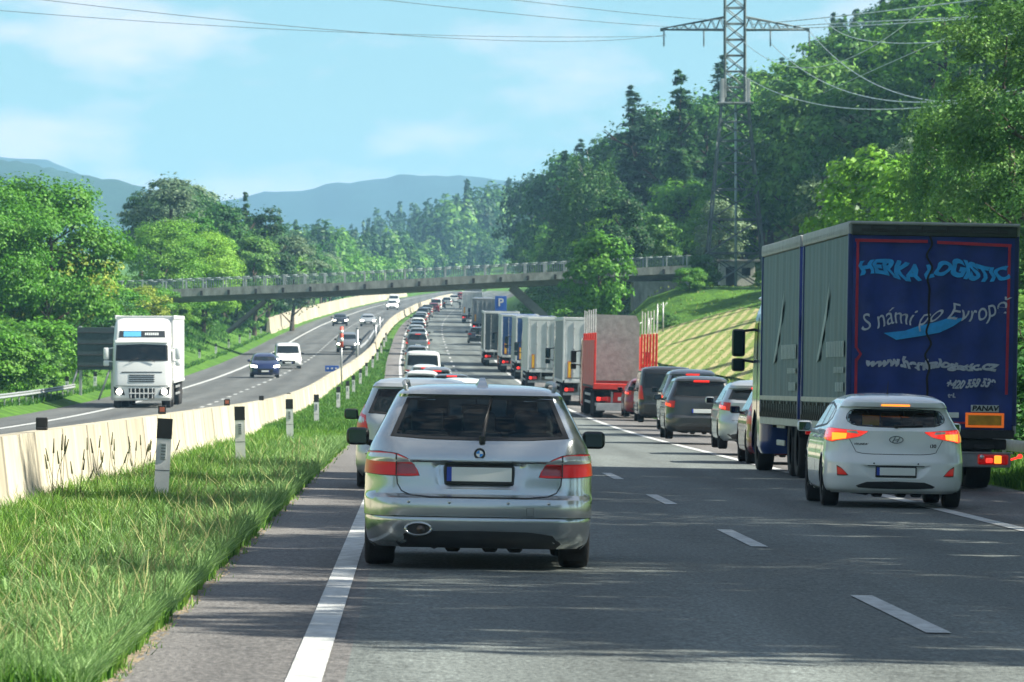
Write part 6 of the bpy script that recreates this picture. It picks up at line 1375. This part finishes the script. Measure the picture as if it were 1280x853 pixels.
# bushes on the green bank right of the road, behind the lorries, and before the field top
for (px, Y, h) in ((700, 470, 4.5), (725, 480, 5), (770, 470, 4), (690, 500, 6), (840, 475, 2.2), (905, 470, 1.5), (960, 450, 1.8), (990, 440, 2.2)): T('s2' if px % 4 else 's1', px, Y, h, 'green bush on the right bank '+('beneath the bridge' if px < 800 else 'near the field top'), 'shrub', 'bush', 'bushes on the right bank')
# near trees on the right
Ttop('near1', 1262, 176, -30, 'near leafy tree towering behind the blue lorry at the right edge', sxy=.95); Ttop('near2', 1215, 205, 20, 'drooping birch like tree right of the pylon, above the lorry roof', name='birch_tree', sxy=.85)
Ttop('near1', 1330, 160, -60, 'near tree just cut off by the right edge of the picture', sxy=1.0); Ttop('r3', 1120, 262, 175, 'bright tree with yellowish leaves above the middle of the lorry roof', sxy=1.0); Ttop('g1', 1060, 290, 190, 'greyish bushy tree above the lorry front', sxy=1.3)
Ttop('r3', 1175, 240, 190, 'bright tree between the birch like tree and the yellowish one', sxy=1.0)
for px, Y, h in ((1262, 108, 2.4), (1290, 100, 2.6), (1278, 120, 3.4), (1300, 130, 4.5), (1268, 140, 4.2)): T('s2', px, Y, h, 'roadside bush right of the blue lorry', 'shrub', 'bush', 'roadside bushes right of the blue lorry')
for i, Y in enumerate([33, 38, 44, 49, 55, 60, 66, 71, 76, 81, 86]):
    tree(('t1', 't2', 'near1')[i % 3], 15.5+rnd.uniform(-1, 2), Y, rnd.uniform(15.5, 19.5), 'tall roadside tree shading the road beyond the right edge of the picture', 'tree', 'roadside trees beyond the right edge', name='broadleaf_tree', sxy=1.1)

for i in range(330):
    px = rnd.uniform(350, 660); Y = rnd.uniform(1250, 2000); X = PX(px, Y)
    if abs(X-float(cR(Y))) > 16 or Y > 1560: far_tree(X, Y, rnd.uniform(9, 15), rnd.choice(['conifer', 'mid', 'dark', 'dark', 'mid']))
for k_, vv in FAR.items():
    vv = np.concatenate(vv); o = obj('far_wood', polymesh('far_wood', vv, np.arange(len(vv)).reshape(-1, 4)), LEAF[k_]); tag(o, {'mid': 'mid green trees of the far wood', 'dark': 'dark trees of the far wood', 'conifer': 'conifers of the far wood', 'bright': 'pale green trees of the far wood'}[k_]+' closing the valley beyond the bridge', 'wood', kind='stuff')
# bushes dressing the bridge bank and the pylon foot
for (px, Y, h, key) in ((874, 447, 3.2, 's2'), (862, 436, 2.2, 's1'), (836, 424, 1.6, 's2'), (846, 455, 4.5, 's2'), (862, 464, 4.6, 's1')):
    T(key, px, Y, h, 'leafy bush where the bridge meets the right bank', 'shrub', 'bush', 'bushes around the bridge end')
for i in range(16):     # unseen trees added behind the camera to darken reflections in glass and paint
    Y = -12-i*16; tree(('t1', 't2', 'r2', 't3')[i % 4], 17+rnd.uniform(-2, 5), Y, rnd.uniform(14, 19), 'tall unseen tree right of the road behind the camera', 'tree', 'trees behind the camera on the right', name='broadleaf_tree', sxy=1.2)
    tree(('r2', 't1', 't3', 'r1')[i % 4], -24+rnd.uniform(-5, 2), Y-5, rnd.uniform(10, 15), 'tall unseen tree left of the road behind the camera', 'tree', 'trees behind the camera on the left', name='broadleaf_tree', sxy=1.2)
# ================================================================== GRASS
rs = np.random.RandomState(21)
def blades(n, yf, uf, hf, wd, leaning=.35, left=False):
    Y = yf(n); u = uf(n, Y); X = u+cR(Y)
    Z = terr(X, Y); h = hf(n, u, Y); a = rs.uniform(0, 2*math.pi, n); wdt = wd(Y)*rs.uniform(.7, 1.3, n); dx, dy = np.cos(a), np.sin(a); ln = h*rs.uniform(.1, leaning*2, n); b = rs.uniform(-.9, .9, n)
    wx, wy = np.cos(b)*wdt/2, np.sin(b)*wdt/2
    P0 = np.stack([X-wx, Y-wy, Z-.03], 1); P1 = np.stack([X+wx, Y+wy, Z-.03], 1)
    M0 = np.stack([X-wx*.8+dx*ln*.35, Y-wy*.8+dy*ln*.35, Z+h*.6], 1); M1 = np.stack([X+wx*.8+dx*ln*.35, Y+wy*.8+dy*ln*.35, Z+h*.6], 1)
    T0 = np.stack([X-wx*.12+dx*ln, Y-wy*.12+dy*ln, Z+h], 1); T1 = np.stack([X+wx*.12+dx*ln, Y+wy*.12+dy*ln, Z+h], 1)
    V = np.stack([P0, P1, M1, M0, T1, T0], 1).reshape(-1, 3); i = np.arange(n)*6
    Fq = np.concatenate([np.stack([i, i+1, i+2, i+3], 1), np.stack([i+3, i+2, i+4, i+5], 1)]); return V, Fq
GL = leaf_mat('grass_blades', (.014, .075, .012), (.13, .31, .04), (.19, .32, .06), .4, 1.3); GL2 = leaf_mat('grass_pale', (.09, .20, .05), (.30, .45, .17), (.22, .37, .11), .35, 1.3)
clump = lambda X, Y: .5+.5*np.sin(X*3.1+Y*.9+np.sin(Y*1.7)*1.3)*np.sin(Y*.77-X*1.9)
def yinv(lo, hi): return lambda n: 1/rs.uniform(1/hi, 1/lo, n)
hf = lambda n, u, Y: (.12+.12*np.clip((-1.6-u)/1.6, 0, 1))*rs.uniform(.5, 1.25, n)*(.65+.6*clump(u, Y))
um = lambda n, Y: -1.53-rs.uniform(0, 1, n)**1.15*(2.6+np.clip(bR(Y)+4.4, -9, 9)*-1)+rs.normal(0, .05, n)*(np.sin(Y*2.3)>0)
V, Fq = blades(130000, yinv(26, 150), um, hf, lambda Y: .009+.000072*Y)
o = obj('median_grass', polymesh('grass', V, Fq), GL); tag(o, 'tall bright green grass on the strip between the lane and the concrete barrier', 'grass', kind='stuff')
V, Fq = blades(52000, yinv(26, 130), lambda n, Y: -1.55-rs.uniform(0, 1, n)**1.7*2.4, lambda n, u, Y: .20*rs.uniform(.6, 1.35, n)*(.6+.7*clump(u, Y)), lambda Y: .006+.00011*Y, .55)
o = obj('pale_grass_fringe', polymesh('grass', V, Fq), GL2); tag(o, 'pale arching grass tufts spilling onto the asphalt edge', 'grass', kind='stuff')
V, Fq = blades(60000, yinv(150, 520), lambda n, Y: -1.62+rs.uniform(0, 1, n)*(bR(Y)+1.9), lambda n, u, Y: .26*rs.uniform(.5, 1.25, n), lambda Y: .0002*Y)
o = obj('distant_median_grass', polymesh('grass', V, Fq), GL); tag(o, 'distant grass on the narrowing strip beside the queue', 'grass', kind='stuff')
V, Fq = blades(70000, yinv(75, 200), lambda n, Y: 9.3+rs.uniform(0, 1, n)**1.3*9, lambda n, u, Y: (.18+.3*np.clip((u-9.3)/2, 0, 1))*rs.uniform(.5, 1.3, n), lambda Y: .00022*Y)
o = obj('right_verge_grass', polymesh('grass', V, Fq), GL); tag(o, 'rough grass on the right verge beyond the hard shoulder', 'grass', kind='stuff')
V, Fq = blades(90000, yinv(190, 700), lambda n, Y: bR(Y)-11.4-rs.uniform(0, 1, n)**1.2*9, lambda n, u, Y: .35*rs.uniform(.5, 1.3, n), lambda Y: .00025*Y)
o = obj('left_bank_grass', polymesh('grass', V, Fq), GL); tag(o, 'bright grass on the slope left of the oncoming road', 'grass', kind='stuff')
V, Fq = blades(24000, yinv(190, 480), lambda n, Y: 9.4+rs.uniform(0, 1, n)*34, lambda n, u, Y: .13*rs.uniform(.5, 1.3, n), lambda Y: .00022*Y)
o = obj('right_bank_grass', polymesh('grass', V, Fq), leaf_mat('field_plants', (.07, .15, .02), (.17, .25, .05), (.22, .25, .08), .3, .25)); tag(o, 'low green growth and weeds over the field on the right', 'grass', kind='stuff')
bm = bmesh.new(); r9 = random.Random(8); P_ = []
for k in range(150):      # coarse tufts and broad weeds standing above the sward
    Y = 1/r9.uniform(1/110, 1/28); x = -1.75-r9.random()**.8*2.4; z = float(terr(x, Y)); h = r9.uniform(.22, .42); tl = r9.random() < .3
    for j in range(16 if not tl else 9):
        a = r9.uniform(0, 6.28); ln = h*r9.uniform(.25, .8); w_ = (.008 if not tl else .014)*r9.uniform(.7, 1.3); b = a+1.57; hh = h*r9.uniform(.6, 1.1); ca, sa, cb, sb = math.cos(a), math.sin(a), math.cos(b)*w_, math.sin(b)*w_
        for (t0, t1, k0, k1) in ((0, .5, .6, 1), (.5, .85, 1, .7), (.85, 1.1, .7, .1)):
            q = lambda t, kk: ((x+ca*ln*t*t+cb*kk*s_, Y+sa*ln*t*t+sb*kk*s_, z+hh*(t-.32*t*t*t)) for s_ in (-1, 1))
            A, B_ = q(t0, k0); C_, D_ = q(t1, k1); P_ += [A, B_, D_, C_]
o = obj('weed_tufts', polymesh('weeds', P_, np.arange(len(P_)).reshape(-1, 4)), GL2); bm.free(); tag(o, 'coarse arching tufts and broad weeds rising from the verge grass', 'grass', kind='stuff')
V, Fq = blades(3200, yinv(27, 120), lambda n, Y: -1.6-rs.uniform(0, 1, n)*2.7, lambda n, u, Y: .30*rs.uniform(.6, 1.3, n), lambda Y: .005+.0001*Y, .4)
o = obj('dry_stalks', polymesh('grass', V, Fq), mat('straw', (.27, .28, .11), .8)); tag(o, 'dry straw coloured stalks scattered through the green verge', 'grass', kind='stuff')
# tall seed stalks at the barrier foot
bm = bmesh.new(); r_ = random.Random(3)
for k in range(34):
    Y = r_.uniform(56, 78) if k < 60 else r_.uniform(60, 160); x = -4.05+r_.uniform(-.05, .7); z = float(terr(x, Y)); h = r_.uniform(.45, .85); dx = r_.uniform(-.12, .18)
    cyl(bm, (x, Y, z), (x+dx*.4, Y, z+h*.6), .004, .003, 4); cyl(bm, (x+dx*.4, Y, z+h*.6), (x+dx, Y, z+h), .003, .003, 4); cyl(bm, (x+dx*.8, Y, z+h*.84), (x+dx*1.05, Y, z+h*1.05), .012, .005, 5)
o = obj('seed_stalks', bm, mat('stalk', (.05, .06, .02), .8), ang=0); tag(o, 'thin dark seed stalks standing at the foot of the barrier', 'grass', kind='stuff')
# grit along the asphalt edge
V = []; 
for k in range(1300):
    Y = 1/r_.uniform(1/120, 1/27); x = -1.5+r_.gauss(0, .035); s_ = r_.uniform(.005, .014); a = r_.uniform(0, 3); z = float(road_z(x, Y))+.002
    V += [(x-s_, Y-s_*math.cos(a), z), (x+s_*math.cos(a), Y-s_, z), (x+s_*.8, Y+s_, z+s_*.6), (x-s_*.5, Y+s_*.7, z+s_*.8)]
o = obj('edge_grit', polymesh('grit', V, np.arange(len(V)).reshape(-1, 4)), mat('grit', (.22, .18, .12), .9, var=.5, vscale=30)); tag(o, 'loose brown grit along the edge of the inner shoulder', 'grit', kind='stuff')
# ------------------------------------------------------------------ haze
bm = bmesh.new(); box(bm, (0, 4000, 134), (13600, 8940, 276)); o = obj('haze', bm, [], ang=0); tag(o, kind='stuff')
m = bpy.data.materials.new('haze_air'); m.use_nodes = True; n = m.node_tree.nodes; l = m.node_tree.links; n.clear(); ou = n.new('ShaderNodeOutputMaterial'); pv = n.new('ShaderNodeVolumePrincipled'); pv.inputs['Color'].default_value = (.34, .68, 1.0, 1); pv.inputs['Density'].default_value = .00013; pv.inputs['Anisotropy'].default_value = 0.0; l.new(pv.outputs[0], ou.inputs['Volume']); o.data.materials.append(m)

# ------------------------------------------------------------------ tell look-alikes apart by their order from left to right
ORD = ['leftmost', 'second from left', 'third from left', 'fourth from left', 'fifth from left', 'sixth from left', 'seventh from left', 'eighth from left', 'ninth from left', 'tenth from left', 'eleventh from left', 'twelfth from left', 'thirteenth from left', 'fourteenth from left', 'fifteenth from left', 'sixteenth from left']
by = {}
for o in list(COL.objects):
    if o.parent is None and o.get('label') and o.get('group'): by.setdefault(o['label'], []).append(o)
for lab, os_ in by.items():
    if len(os_) < 2: continue
    if len(lab.split()) > 13: print('LONG', lab)
    os_.sort(key=lambda o: o.location.x/max(o.location.y, 1))
    for k, o in enumerate(os_):
        if k < len(ORD): o['label'] = lab+', '+ORD[k]
